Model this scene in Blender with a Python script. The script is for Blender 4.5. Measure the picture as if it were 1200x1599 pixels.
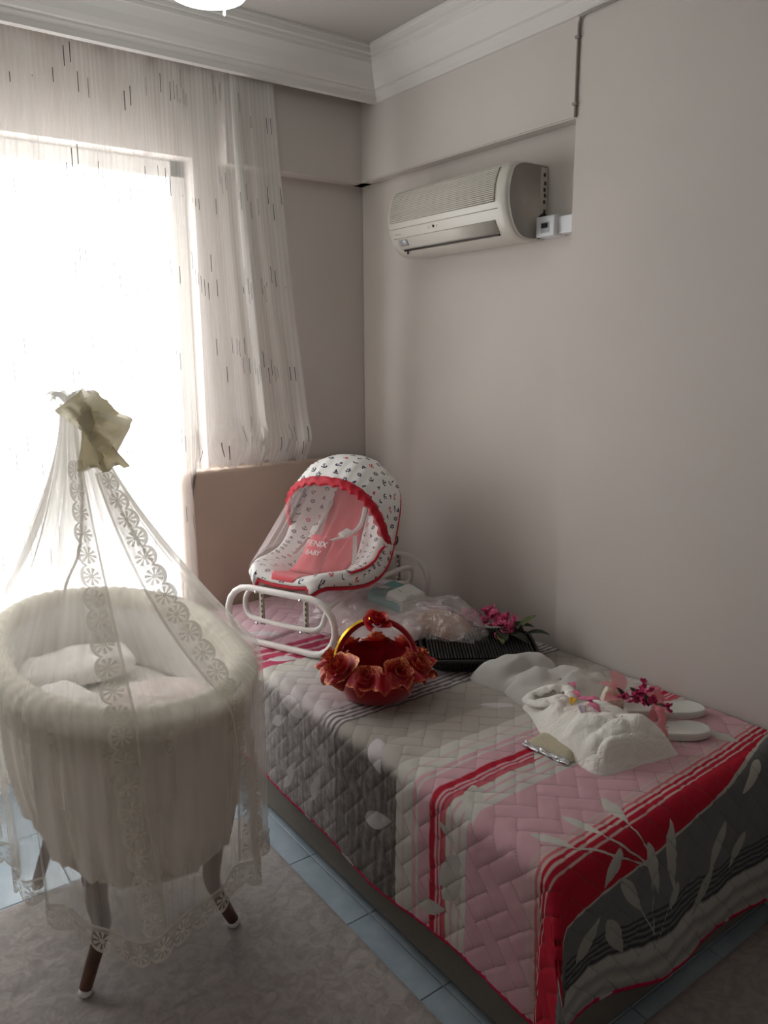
import bpy, bmesh, math, random
import numpy as np
from mathutils import Vector, Matrix
random.seed(7); RNG = np.random.RandomState(7)
sc = bpy.context.scene
COL = sc.collection
for o in list(bpy.data.objects): bpy.data.objects.remove(o)
PI = math.pi

# ------------------------------------------------------------------ camera, world, light, exposure
EYE = Vector((0, 0, 1.5)); YAW, PITCH, ROLL, FPX = 0.63255, 0.20331, -0.0062, 1220.2
def cam_setup():
    cy, sy, cp, sp = math.cos(YAW), math.sin(YAW), math.cos(PITCH), math.sin(PITCH)
    fwd = Vector((sy*cp, cy*cp, -sp)); right = Vector((cy, -sy, 0)); up = right.cross(fwd)
    r2 = right*math.cos(ROLL) + up*math.sin(ROLL); u2 = up*math.cos(ROLL) - right*math.sin(ROLL)
    cd = bpy.data.cameras.new('camera'); cam = bpy.data.objects.new('camera', cd); COL.objects.link(cam)
    m = Matrix((r2, u2, -fwd)).transposed().to_4x4(); m.translation = EYE
    cam.matrix_world = m
    cd.sensor_fit = 'HORIZONTAL'; cd.sensor_width = 36; cd.lens = FPX*36/1200; cd.clip_start = 0.02
    sc.camera = cam
cam_setup()
w = bpy.data.worlds.new('daylight'); sc.world = w; w.use_nodes = True
bg = w.node_tree.nodes['Background']; bg.inputs[0].default_value = (1.0, 0.99, 0.985, 1); bg.inputs[1].default_value = 11.2
pd = bpy.data.lights.new('window_daylight_portal', 'AREA'); pd.shape = 'RECTANGLE'; pd.size = 1.80; pd.size_y = 1.78
pd.cycles.is_portal = True
po = bpy.data.objects.new('window_daylight_portal', pd); COL.objects.link(po)
po.location = (0.36, 3.06, 1.31); po.rotation_euler = (-PI/2, 0, 0)      # looks along -y into the room
vs = sc.view_settings; vs.view_transform = 'Standard'; vs.look = 'None'; vs.gamma = 1.0; vs.use_curve_mapping = False
vs.exposure = 0.0
try:
    sc.cycles.transparent_max_bounces = 24; sc.cycles.max_bounces = 7; sc.cycles.diffuse_bounces = 5
    sc.cycles.transmission_bounces = 6; sc.cycles.adaptive_threshold = 0.03
except Exception: pass

# ------------------------------------------------------------------ node expression helper
class S:
    def __init__(s, t, k): s.t, s.k = t, k
    def __add__(a, b): return a.t.m('ADD', a, b)
    __radd__ = __add__
    def __sub__(a, b): return a.t.m('SUBTRACT', a, b)
    def __rsub__(a, b): return a.t.m('SUBTRACT', b, a)
    def __mul__(a, b): return a.t.m('MULTIPLY', a, b)
    __rmul__ = __mul__
    def __truediv__(a, b): return a.t.m('DIVIDE', a, b)
    def __lt__(a, b): return a.t.m('LESS_THAN', a, b)
    def __gt__(a, b): return a.t.m('GREATER_THAN', a, b)
class T:
    def __init__(s, name):
        s.mat = bpy.data.materials.new(name); s.mat.use_nodes = True; s.nt = s.mat.node_tree
        s.nt.nodes.clear(); s.out = s.nt.nodes.new('ShaderNodeOutputMaterial')
    def n(s, ty): return s.nt.nodes.new(ty)
    def link(s, a, b): s.nt.links.new(a.k if isinstance(a, S) else a, b)
    def put(s, inp, v):
        if isinstance(v, S): s.nt.links.new(v.k, inp)
        elif isinstance(v, (int, float)):
            try: inp.default_value = v
            except TypeError: inp.default_value = (v, v, v)
        else:
            v = tuple(v)
            if len(v) == 3 and inp.type == 'RGBA': v += (1,)
            inp.default_value = v
    def m(s, op, a, b=None, c=None):
        n = s.n('ShaderNodeMath'); n.operation = op
        for i, v in enumerate((a, b, c)):
            if v is not None: s.put(n.inputs[i], v)
        return S(s, n.outputs[0])
    def mn(s, a, b): return s.m('MINIMUM', a, b)
    def mx(s, a, b): return s.m('MAXIMUM', a, b)
    def ab(s, a): return s.m('ABSOLUTE', a)
    def fl(s, a): return s.m('FLOOR', a)
    def fr(s, a): return s.m('FRACT', a)
    def hyp(s, x, y): return s.m('SQRT', x*x + y*y)
    def band(s, v, lo, hi, e=0.004): # 1 inside [lo,hi], soft edge
        return s.sm(v, lo-e, lo+e)*(1.0 - s.sm(v, hi-e, hi+e))
    def sm(s, v, lo, hi):
        n = s.n('ShaderNodeMapRange'); n.interpolation_type = 'SMOOTHSTEP'
        s.put(n.inputs[0], v); s.put(n.inputs[1], lo); s.put(n.inputs[2], hi); return S(s, n.outputs[0])
    def mix(s, f, a, b):
        n = s.n('ShaderNodeMix'); n.data_type = 'RGBA'
        s.put(n.inputs[0], f); s.put(n.inputs[6], a); s.put(n.inputs[7], b); return S(s, n.outputs[2])
    def uv(s):
        n = s.n('ShaderNodeUVMap'); n.uv_map = 'UVMap'; return S(s, n.outputs[0])
    def obj(s): return S(s, s.n('ShaderNodeTexCoord').outputs['Object'])
    def sep(s, v):
        n = s.n('ShaderNodeSeparateXYZ'); s.put(n.inputs[0], v); return [S(s, o) for o in n.outputs]
    def comb(s, x, y, z=0.0):
        n = s.n('ShaderNodeCombineXYZ')
        for i, v in enumerate((x, y, z)): s.put(n.inputs[i], v)
        return S(s, n.outputs[0])
    def noise(s, v=None, scale=5.0, detail=3.0, rough=0.5, dist=0.0):
        n = s.n('ShaderNodeTexNoise')
        if v is not None: s.put(n.inputs['Vector'], v)
        n.inputs['Scale'].default_value = scale; n.inputs['Detail'].default_value = detail
        n.inputs['Roughness'].default_value = rough; n.inputs['Distortion'].default_value = dist
        return S(s, n.outputs[0])
    def white(s, v):
        n = s.n('ShaderNodeTexWhiteNoise'); s.put(n.inputs['Vector'], v); return S(s, n.outputs['Value'])
    def vor(s, v, scale, feature='F1'):
        n = s.n('ShaderNodeTexVoronoi'); n.feature = feature
        if v is not None: s.put(n.inputs['Vector'], v)
        n.inputs['Scale'].default_value = scale; return S(s, n.outputs['Distance'])
    def bump(s, h, strength=0.3, dist=0.01):
        n = s.n('ShaderNodeBump'); s.put(n.inputs['Height'], h); n.inputs['Strength'].default_value = strength
        n.inputs['Distance'].default_value = dist; return S(s, n.outputs[0])
    def bsdf(s, col=(.8,.8,.8), rough=.6, spec=.3, metal=0.0, nrm=None, **kw):
        n = s.n('ShaderNodeBsdfPrincipled'); s.put(n.inputs['Base Color'], col); s.put(n.inputs['Roughness'], rough)
        s.put(n.inputs['Specular IOR Level'], spec); s.put(n.inputs['Metallic'], metal)
        if nrm is not None: s.put(n.inputs['Normal'], nrm)
        for k, v in kw.items(): s.put(n.inputs[k.replace('_', ' ')], v)
        return S(s, n.outputs[0])
    def sh(s, ty, col=None, **kw):
        n = s.n('ShaderNode' + ty)
        if col is not None: s.put(n.inputs['Color'], col)
        for k, v in kw.items(): s.put(n.inputs[k], v)
        return S(s, n.outputs[0])
    def mixsh(s, f, a, b):
        n = s.n('ShaderNodeMixShader'); s.put(n.inputs[0], f); s.link(a, n.inputs[1]); s.link(b, n.inputs[2]); return S(s, n.outputs[0])
    def done(s, sh):
        s.link(sh, s.out.inputs[0]); return s.mat

def simple(name, col, rough=.6, spec=.3, metal=0.0, var=0.0, vscale=6.0, bscale=0.0, bstr=.2, bdist=.003, **kw):
    t = T(name); c = col; nrm = None
    if var:
        k = t.noise(t.obj(), vscale, 4); c = t.mix(t.sm(k, .3, .7), tuple(x*(1-var) for x in col), tuple(min(1, x*(1+var)) for x in col))
    if bscale: nrm = t.bump(t.noise(t.obj(), bscale, 4), bstr, bdist)
    return t.done(t.bsdf(c, rough, spec, metal, nrm, **kw))
def sheer(name, col, opac, trans=.5, gloss=0.0):
    t = T(name); d = t.mixsh(trans, t.sh('BsdfDiffuse', col), t.sh('BsdfTranslucent', col))
    if gloss: d = t.mixsh(gloss, d, t.sh('BsdfGlossy', (1, 1, 1), Roughness=.25))
    return t.done(t.mixsh(opac, t.sh('BsdfTransparent', (1, 1, 1)), d))

# ------------------------------------------------------------------ mesh helpers
def mesh(name, V, F, mat=None, parent=None, smooth=True, uv=None, loc=None):
    me = bpy.data.meshes.new(name)
    me.from_pydata([tuple(map(float, v)) for v in V], [], [tuple(int(i) for i in f) for f in F]); 
    if uv is not None:
        l = me.uv_layers.new(name='UVMap'); idx = np.empty(len(me.loops), np.int32); me.loops.foreach_get('vertex_index', idx)
        l.data.foreach_set('uv', np.asarray(uv, np.float32)[idx].ravel())
    if smooth and len(me.polygons): me.polygons.foreach_set('use_smooth', np.ones(len(me.polygons), bool))
    if mat: me.materials.append(mat)
    me.update(); return link(name, me, parent, loc)
def link(name, me, parent=None, loc=None):
    o = bpy.data.objects.new(name, me); COL.objects.link(o)
    if parent: o.parent = parent
    if loc is not None: o.location = loc
    return o
def empty(name, loc=(0, 0, 0), rz=0):
    o = bpy.data.objects.new(name, None); COL.objects.link(o); o.location = loc; o.rotation_euler = (0, 0, rz)
    o.empty_display_size = .05; return o
def tag(o, label=None, cat=None, group=None, kind=None):
    if label: o['label'] = label
    if cat: o['category'] = cat
    if group: o['group'] = group
    if kind: o['kind'] = kind
    return o
def box(name, lo, hi, mat, parent=None, bev=0.0, seg=2, smooth=False):
    bm = bmesh.new(); bmesh.ops.create_cube(bm, size=1.0)
    lo, hi = np.array(lo, float), np.array(hi, float)
    for v in bm.verts: v.co = Vector((lo+hi)/2 + np.array(v.co)*(hi-lo))
    if bev: bmesh.ops.bevel(bm, geom=list(bm.edges), offset=bev, segments=seg, profile=.7, affect='EDGES')
    me = bpy.data.meshes.new(name); bm.to_mesh(me); bm.free()
    if bev and smooth: me.polygons.foreach_set('use_smooth', np.ones(len(me.polygons), bool))
    if mat: me.materials.append(mat)
    return link(name, me, parent)
def gridVF(P, cu=False, cv=False):
    """P: array (nu,nv,3) -> V,F"""
    nu, nv = P.shape[:2]; V = P.reshape(-1, 3); F = []
    for i in range(nu if cu else nu-1):
        a = i*nv; b = ((i+1) % nu)*nv
        for j in range(nv if cv else nv-1):
            k = (j+1) % nv; F.append((a+j, b+j, b+k, a+k))
    return V, F
def tubeVF(path, r, n=10, closed=False, cap=True):
    P = np.array(path, float); N = len(P); r = np.broadcast_to(np.asarray(r, float), (N,))
    if closed: tan = np.roll(P, -1, 0) - np.roll(P, 1, 0)
    else: tan = np.gradient(P, axis=0)
    tan /= np.linalg.norm(tan, axis=1)[:, None] + 1e-12
    up = np.array([0, 0, 1.0]) if abs(tan[0][2]) < .9 else np.array([1.0, 0, 0])
    nx = np.cross(tan[0], up); nx /= np.linalg.norm(nx); A = []
    for i in range(N):
        nx = nx - tan[i]*(nx @ tan[i]); nx /= np.linalg.norm(nx) + 1e-12; ny = np.cross(tan[i], nx)
        a = np.linspace(0, 2*PI, n, endpoint=False)
        A.append(P[i] + r[i]*(np.cos(a)[:, None]*nx + np.sin(a)[:, None]*ny))
    V, F = gridVF(np.array(A), closed, True)
    if cap and not closed: F = F + [tuple(range(n-1, -1, -1)), tuple((N-1)*n + k for k in range(n))]
    return V, F
def tube(name, path, r, mat, parent=None, n=10, closed=False):
    V, F = tubeVF(path, r, n, closed); return mesh(name, V, F, mat, parent)
def join(parts):
    V, F, o = [], [], 0
    for v, f in parts:
        V.append(np.asarray(v, float)); F += [tuple(i+o for i in q) for q in f]; o += len(v)
    return np.concatenate(V), F
def lathe(prof, n=32):
    A = np.array([[(r*math.cos(a), r*math.sin(a), z) for (r, z) in prof] for a in np.linspace(0, 2*PI, n, endpoint=False)])
    return gridVF(A, True, False)
def catmull(P, n=8, closed=False):
    P = np.array(P, float); N = len(P); out = []
    for i in range(N if closed else N-1):
        g = (lambda k: P[k % N]) if closed else (lambda k: P[min(max(k, 0), N-1)])
        p0, p1, p2, p3 = g(i-1), g(i), g(i+1), g(i+2)
        for t in np.arange(n)/n:
            out.append(.5*((2*p1) + (p2-p0)*t + (2*p0-5*p1+4*p2-p3)*t*t + (3*p1-p0-3*p2+p3)*t**3))
    if not closed: out.append(P[-1])
    return np.array(out)
def vnoise(x, y, seed=0):
    """smooth value noise on arrays"""
    x = np.asarray(x, float); y = np.asarray(y, float); xi = np.floor(x).astype(int); yi = np.floor(y).astype(int); fx = x-xi; fy = y-yi
    fx = fx*fx*(3-2*fx); fy = fy*fy*(3-2*fy)
    def h(a, b):
        n = (a*374761393 + b*668265263 + seed*1442695041) & 0x7fffffff
        n = ((n ^ (n >> 13))*1274126177) & 0x7fffffff
        return ((n ^ (n >> 16)) & 0xffff)/65535.0
    return (h(xi, yi)*(1-fx)+h(xi+1, yi)*fx)*(1-fy) + (h(xi, yi+1)*(1-fx)+h(xi+1, yi+1)*fx)*fy - .5
def fbm(x, y, seed=0, oct=3):
    s = 0; a = 1
    for k in range(oct): s = s + a*vnoise(np.asarray(x)*2**k, np.asarray(y)*2**k, seed+k*17); a *= .5
    return s
def sstep(x, lo, hi):
    t = np.clip((np.asarray(x, float)-lo)/(hi-lo), 0, 1); return t*t*(3-2*t)
def solid(o, th, off=-1):
    m = o.modifiers.new('thickness', 'SOLIDIFY'); m.thickness = th; m.offset = off; return o

# ------------------------------------------------------------------ materials
M = {}
M['wall'] = simple('wall_paint', (.60, .55, .518), .75, .25, var=.03, vscale=1.6, bscale=90, bstr=.08)
M['ceil'] = simple('ceiling_paint', (.48, .45, .425), .8, .2, var=.015, vscale=2)
M['corn'] = simple('cornice_plaster', (.70, .665, .645), .7, .25)
M['white_pvc'] = simple('white_pvc', (.80, .80, .78), .35, .5)
M['glass'] = None
t = T('window_glass'); M['glass'] = t.done(t.mixsh(.06, t.sh('BsdfTransparent', (.97, .98, .98)), t.sh('BsdfGlossy', (1, 1, 1), Roughness=.02)))
t = T('floor_tile'); ob = t.obj(); k = t.noise(ob, 7, 5, .6, .6)
M['tile'] = t.done(t.bsdf(t.mix(t.sm(k, .35, .7), (.36, .45, .52), (.47, .56, .63)), .22, .5))
M['grout'] = simple('tile_grout', (.36, .37, .36), .9)
t = T('rug_pile'); ob = t.obj(); k1 = t.noise(ob, 26, 3, .6, 1.6); k2 = t.noise(ob, 210, 3, .7); k3 = t.noise(ob, 2.5, 2)
c = t.mix(t.sm(k1, .3, .7), (.335, .30, .285), (.475, .435, .41)); c = t.mix(t.sm(k3, .3, .7)*.35, c, (.37, .36, .36))
M['rug'] = t.done(t.bsdf(c, .95, .05, 0, t.bump(k1*.6 + k2*.5, .7, .006), Sheen_Weight=.3))
M['headboard'] = simple('headboard_leatherette', (.50, .385, .315), .5, .35, bscale=420, bstr=.12, var=.03, vscale=3)
t = T('bed_base_fabric'); k = t.noise(t.obj(), 300, 2)
M['bedbase'] = t.done(t.bsdf(t.mix(k, (.155, .14, .12), (.22, .205, .18)), .8, .2, 0, t.bump(k, .3, .002)))
M['mattress'] = simple('mattress_cloth', (.7, .68, .65), .85)
M['ac'] = simple('ac_plastic', (.60, .565, .515), .32, .5, var=.02, vscale=5)
M['ac_dark'] = simple('ac_dark_slot', (.06, .05, .045), .6)
M['ac_grey'] = simple('ac_grille_back', (.36, .325, .285), .6)
M['ac_mark'] = simple('ac_grey_print', (.33, .31, .30), .5)
M['sticker'] = simple('silver_sticker', (.45, .46, .50), .35, .5, metal=.3)
M['box_white'] = simple('breaker_box_plastic', (.76, .77, .80), .4, .5)
M['black'] = simple('black_plastic', (.012, .012, .012), .4, .4)
M['cable'] = simple('cable_sheath', (.30, .265, .24), .5)
M['steel_white'] = simple('white_enamelled_tube', (.78, .75, .73), .28, .5)
t = T('perforated_strap'); u, v, _ = t.sep(t.uv()); q = t.fr(v*7.0) - .5; qu = u - .5
hole = t.hyp(q*.9, qu*1.6) < .28
M['strap'] = t.done(t.bsdf(t.mix(hole, (.46, .42, .36), (.07, .06, .05)), .4, .5, .6))
M['red_fab'] = simple('red_satin_trim', (.56, .008, .03), .5, .4, bscale=160, bstr=.25)
M['coral'] = simple('coral_cotton', (.74, .135, .16), .75, .2, bscale=60, bstr=.25, bdist=.004)
M['white_print'] = simple('white_print', (.85, .82, .8), .6)
M['strap_white'] = simple('white_webbing', (.78, .75, .72), .6, bscale=300, bstr=.2)
M['cream'] = simple('cream_padded_fabric', (.86, .82, .72), .8, .2, var=.04, vscale=9, bscale=45, bstr=.35, bdist=.006)
M['cream_side'] = simple('cream_gathered_fabric', (.84, .79, .72), .85, .15, var=.08, vscale=5, bscale=70, bstr=.2)
M['bedding'] = simple('white_crib_bedding', (.90, .88, .86), .85, .15, bscale=30, bstr=.3, bdist=.006)
M['pinkbed'] = simple('pale_pink_crib_quilt', (.86, .76, .74), .85, .15, bscale=40, bstr=.3, bdist=.005)
M['wood'] = simple('dark_brown_wood', (.085, .032, .018), .35, .5, var=.35, vscale=14)
t = T('cream_satin_ribbon'); M['satin'] = t.done(t.mixsh(.62, t.bsdf((.90, .86, .72), .45, .4, 0, t.bump(t.noise(t.obj(), 24, 4), .4, .008)), t.sh('BsdfTranslucent', (.92, .88, .74))))
t = T('cream_tulle_net'); u, v, _ = t.sep(t.uv()); ns = t.noise(t.comb(u*3.6, v*.8), 2.6, 1.5, .5)
dens = t.m('MAXIMUM', .30 - v*.0, .30) + t.sm(v, .46, .03)*.55 + t.sm(ns, .40, .62)*.16 - .04
M['net'] = t.done(t.mixsh(t.mn(dens, .93), t.sh('BsdfTransparent', (1, 1, 1)), t.mixsh(.55, t.sh('BsdfDiffuse', (.94, .92, .875)), t.sh('BsdfTranslucent', (.94, .92, .875)))))
M['net_pink'] = sheer('white_mosquito_net', (.84, .78, .78), .24, .5)
M['tulle'] = sheer('white_tulle_fabric', (.88, .86, .83), .74, .35)
M['lamp'] = None
t = T('lit_lamp_glass'); M['lamp'] = t.done(t.sh('Emission', (.86, 1.0, .95), Strength=6.0))
M['chrome'] = simple('lamp_chrome', (.7, .7, .7), .2, .5, metal=1)
M['velvet'] = simple('red_velvet', (.36, .003, .014), .8, .2, bscale=50, bstr=.3, Sheen_Weight=.4)
def gold_edge(name, red, lo):
    t = T(name); u, v, _ = t.sep(t.uv()); g = t.noise(t.obj(), 300, 2, .7)
    f = t.sm(v, lo, 1.0)*t.sm(g, .47, .58)
    col = t.mix(f*.75, red, (.80, .52, .16))
    return t.done(t.bsdf(col, .45, .5, f*.6, t.bump(g, .5, .003)))
M['rose'] = gold_edge('red_rose_cloth_gold_edge', (.44, .006, .018), .45)
M['rose_plain'] = gold_edge('red_rose_cloth', (.58, .012, .03), .86)
M['ruffle'] = gold_edge('red_ruffle_gold_edge', (.45, .006, .02), .86)
M['gold'] = simple('gold_sequins', (.80, .50, .05), .25, .6, metal=.9)
t = T('white_garment_cotton'); ob = t.obj(); n1 = t.noise(ob, 22, 4, .55, 2.2); n2 = t.noise(ob, 70, 3, .6, 1.0)
M['white_tex'] = t.done(t.bsdf((.91, .89, .84), .75, .2, 0, t.bump(n1 + n2*.2, .5, .014)))
M['lace_cream'] = simple('cream_lace', (.78, .70, .58), .8, bscale=220, bstr=.6)
M['sole'] = simple('white_foam_sole', (.74, .76, .71), .6, .3)
M['pink_org'] = sheer('pink_organza', (.90, .38, .42), .70, .4)
M['foil'] = simple('silver_foil', (.75, .76, .80), .25, .5, metal=.85, bscale=60, bstr=.8, bdist=.01)
M['packet'] = simple('cream_packet_paper', (.58, .52, .38), .55, .35, var=.06, vscale=120)
M['pinkpetal'] = simple('pink_silk_petal', (.68, .115, .25), .65, .25, var=.35, vscale=40)
M['magenta'] = simple('magenta_bead_flower', (.52, .035, .14), .55, .3, var=.3, vscale=90)
M['leaf'] = simple('dark_green_leaf', (.028, .036, .022), .5, .35, var=.3, vscale=30)
M['leaf_light'] = simple('light_green_leaf', (.10, .13, .04), .5, .35, var=.3, vscale=30)
M['ribbon_pink'] = simple('pink_satin_ribbon', (.78, .20, .36), .4, .4)
M['ribbon_lilac'] = simple('lilac_satin_ribbon', (.62, .52, .62), .4, .4)
M['ribbon_yellow'] = simple('yellow_satin_ribbon', (.80, .46, .04), .4, .4)
M['wicker'] = simple('black_woven_strip', (.016, .015, .014), .45, .45, bscale=240, bstr=.4)
M['teal'] = simple('teal_card', (.16, .42, .41), .5, .3)
M['card_white'] = simple('white_card', (.72, .72, .70), .5, .3)
M['peach'] = simple('peach_textile', (.42, .24, .15), .85, .1, var=.25, vscale=14)
M['pinkpack'] = simple('pale_pink_textile', (.74, .61, .61), .85, .1, var=.12, vscale=10)
t = T('clear_plastic_film'); nn = t.bump(t.noise(t.obj(), 24, 4, .6, 1.0), .9, .03)
gl = t.n('ShaderNodeBsdfGlossy'); gl.inputs['Roughness'].default_value = .12; t.link(nn, gl.inputs['Normal'])
M['film'] = t.done(t.mixsh(.33, t.sh('BsdfTransparent', (.97, .96, .97)), t.mixsh(.45, S(t, gl.outputs[0]), t.sh('BsdfDiffuse', (.78, .74, .75)))))

# sheer curtain with dashed threads
t = T('sheer_curtain_dashes'); u, v, _ = t.sep(t.uv())
ci = t.fl(u/0.0135); cf = t.fr(u/0.0135)
r1 = t.white(t.comb(ci, 3.0)); grp = t.white(t.comb(t.fl(u/.10), t.fl(v/.30 + .2)))
ph = t.fr(v/.30 + r1*.42); on = t.white(t.comb(ci, t.fl(v/.30 + r1*.42), 5.0))
dash = (t.ab(cf-.5) < .085)*(ph < .20)*(on > .42)*(grp > .20)
strand = t.ab(cf-.5) < .22
wide = t.sm(t.noise(t.comb(u*1.0, v*.05), 16, 2), .45, .6)
op = .54 + strand*.08 + wide*.16
colr = t.mix(dash, (.72, .68, .65), (.075, .075, .085))
opac = t.mx(op, dash*.95)
sh = t.mixsh(.13, t.sh('BsdfDiffuse', colr), t.sh('BsdfTranslucent', colr))
M['curtain'] = t.done(t.mixsh(opac, t.sh('BsdfTransparent', (1, 1, 1)), sh))

# lace : u metres along, v 0..1 across (1 = scalloped edge)
t = T('scalloped_lace'); u, v, _ = t.sep(t.uv())
P_ = .052; x = t.fr(u/P_) - .5; y = (v - .55)*1.1
ang = t.m('ARCTAN2', y, x); rad = t.hyp(x, y); pet = t.m('COSINE', ang*9.0)
flower = (rad < .40)*(t.mx(pet*.5+.5, (rad < .10)) > .45)
scal = .70 + .30*t.m('SQRT', 1.0 - x*x*3.9)
edge = (v < scal)*(v > scal-.13)
headr = v < .10
solidm = t.mx(t.mx(flower, edge), headr)
inside = v < scal
op = inside*(.34 + .42*solidm)
col = t.mix(solidm, (.62, .57, .50), (.82, .78, .70))
M['lace'] = t.done(t.mixsh(op, t.sh('BsdfTransparent', (1, 1, 1)), t.mixsh(.35, t.sh('BsdfDiffuse', col), t.sh('BsdfTranslucent', col))))

# nautical print (uv in metres)
t = T('white_cotton_nautical_print'); u, v, _ = t.sep(t.uv()); CE = .040
gx = u/CE; gy = v/CE + t.fl(gx)*.37; ix = t.fl(gx); iy = t.fl(gy)
cid = t.comb(ix, iy, 1.0); r1 = t.white(cid); r2 = t.white(t.comb(ix, iy, 7.0)); r3 = t.white(t.comb(ix, iy, 13.0))
px = t.fr(gx) - .5 + (r2-.5)*.25; py = t.fr(gy) - .5 + (r3-.5)*.25
an = (r2-.5)*2.4; ca = t.m('COSINE', an); sa = t.m('SINE', an); qx = px*ca - py*sa; qy = px*sa + py*ca
rr = t.hyp(qx, qy); aq = t.m('ARCTAN2', qy, qx)
ring = (t.ab(t.hyp(qx, qy-.02)-.21) < .05)*(qy < .02)
anchor = t.mx(t.mx(ring, (t.ab(qx) < .04)*(t.ab(qy) < .25)), (t.ab(qx) < .12)*(t.ab(qy-.14) < .035))
boat = t.mx((t.ab(qx) < (.24-qy)*.45)*(qy > -.08)*(qy < .26), (t.ab(qx) < .24+qy*.4)*(t.ab(qy+.17) < .06))
wheel = t.mx((t.ab(rr-.15) < .04), (t.ab(t.m('COSINE', aq*3.0)) > .82)*(rr < .25))
gull = (t.ab(qy - t.ab(qx)*.7 + .06) < .055)*(t.ab(qx) < .25)
s1 = r1 < .30; s2 = (r1 > .30)*(r1 < .55); s3 = (r1 > .55)*(r1 < .80); s4 = r1 > .80
ink = t.mn(t.mx(t.mx(anchor*s1, boat*s2), t.mx(wheel*s3, gull*s4)), 1.0)
col = t.mix(r3 > .86, (.022, .030, .075), (.62, .02, .05))
col = t.mix((r3 > .35)*(r3 < .60), col, (.075, .085, .11))
M['nautical'] = t.done(t.bsdf(t.mix(ink, (.86, .845, .83), col), .8, .15, 0, t.bump(t.noise(t.obj(), 40, 3), .3, .005)))

# printed quilted coverlet; uv in cloth metres (X across, V along); the leaf outlines come as a distance attribute of the cloth
LEAVES = [((1.106,1.005),(1.150,.915),.24),((1.208,1.005),(1.229,.905),.24),((1.336,1.000),(1.305,.901),.30),((1.419,.886),(1.445,.717),.22),
 ((1.34,.865),(1.391,.725),.22),((1.253,.811),(1.331,.705),.26),((1.253,.881),(1.198,.805),.45),((1.464,.735),(1.434,.675),.45),((1.214,.724),(1.277,.618),.36),
 ((1.807,.893),(1.72,.838),.36),((1.145,1.215),(1.052,1.112),.36),((.965,1.150),(.85,1.225),.36),((1.095,1.528),(1.03,1.445),.40),((1.016,1.225),(.985,1.163),.30),
 ((1.525,1.45),(1.44,1.52),.26),((1.445,1.25),(1.338,1.205),.3),((1.833,.955),(1.817,1.075),.30),((1.79,1.10),(1.70,1.03),.26),((1.03,1.83),(1.045,1.98),.30),
 ((.74,1.95),(.87,1.875),.24),((.70,1.07),(.64,1.029),.5),((.825,1.21),(.92,1.14),.40),((.88,1.52),(.93,1.40),.34),((1.625,.70),(1.526,.62),.30),((1.12,.66),(1.195,.745),.36),
 ((1.12,2.18),(1.21,2.12),.40),((1.16,2.42),(1.26,2.33),.36),((1.62,1.98),(1.52,1.90),.3),((.78,1.80),(.90,1.74),.26),((.93,2.02),(.99,1.93),.3),((.76,1.30),(.80,1.20),.34),((1.66,.80),(1.60,.69),.3),((1.75,.74),(1.69,.66),.3)]
STEMS = [((1.150,.915),(1.36,.80)),((1.229,.905),(1.36,.80)),((1.305,.901),(1.37,.80)),((1.36,.80),(1.38,.60)),((1.331,.705),(1.38,.64)),((1.445,.717),(1.38,.60))]
def leaf_distance(X, V):
    D = np.full(X.shape, -1.0)
    for (a, b, wd) in LEAVES:
        ax, ay = a; bx_, by_ = b; L = math.hypot(bx_-ax, by_-ay); dx, dy = (bx_-ax)/L, (by_-ay)/L
        s_ = ((X-ax)*dx + (V-ay)*dy)/L; q = np.abs((V-ay)*dx - (X-ax)*dy)/L
        D = np.maximum(D, (s_*(1-s_)*(1.35-np.clip(s_, 0, 1)*.7)*wd*2.0 - q)*L)
    for (a, b) in STEMS:
        ax, ay = a; bx_, by_ = b; L = math.hypot(bx_-ax, by_-ay); dx, dy = (bx_-ax)/L, (by_-ay)/L
        s_ = (X-ax)*dx + (V-ay)*dy; q = np.abs((V-ay)*dx - (X-ax)*dy); e = np.maximum(np.maximum(-s_, s_-L), 0)
        D = np.maximum(D, .0022 - np.hypot(q, e))
    return D
def ramp(t, v, stops, lo, hi):
    n = t.n('ShaderNodeValToRGB'); cr = n.color_ramp; cr.interpolation = 'LINEAR'
    t.put(n.inputs[0], (v - lo)*(1.0/(hi-lo)))
    while len(cr.elements) > 1: cr.elements.remove(cr.elements[0])
    assert len(stops) <= 32, len(stops)
    for k, (p, c) in enumerate(stops):
        e = cr.elements[0] if k == 0 else cr.elements.new((p-lo)/(hi-lo))
        e.position = (p-lo)/(hi-lo); e.color = (*c, 1)
    return S(t, n.outputs[0])
def bands(lst, e=.0018):
    """[(lo, colour)] ascending -> hard-edged stops"""
    out = [(lst[0][0], lst[0][1])]
    for (p, c), (p0, c0) in zip(lst[1:], lst[:-1]): out += [(p-e, c0), (p+e, c)]
    return out
PINK, WHT, RED, BEI, LIL, DK = (.66, .395, .45), (.62, .60, .555), (.47, .014, .036), (.40, .365, .33), (.60, .54, .55), (.15, .145, .145)
PWH = (.64, .50, .49)
t = T('printed_quilt_cotton'); X_, V_, _ = t.sep(t.uv())
nz = t.noise(t.comb(X_, V_*.3), 5, 2)
Vw = V_ + (nz - .5)*.016
up_ = (X_-1.05)*.055 + .885
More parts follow.
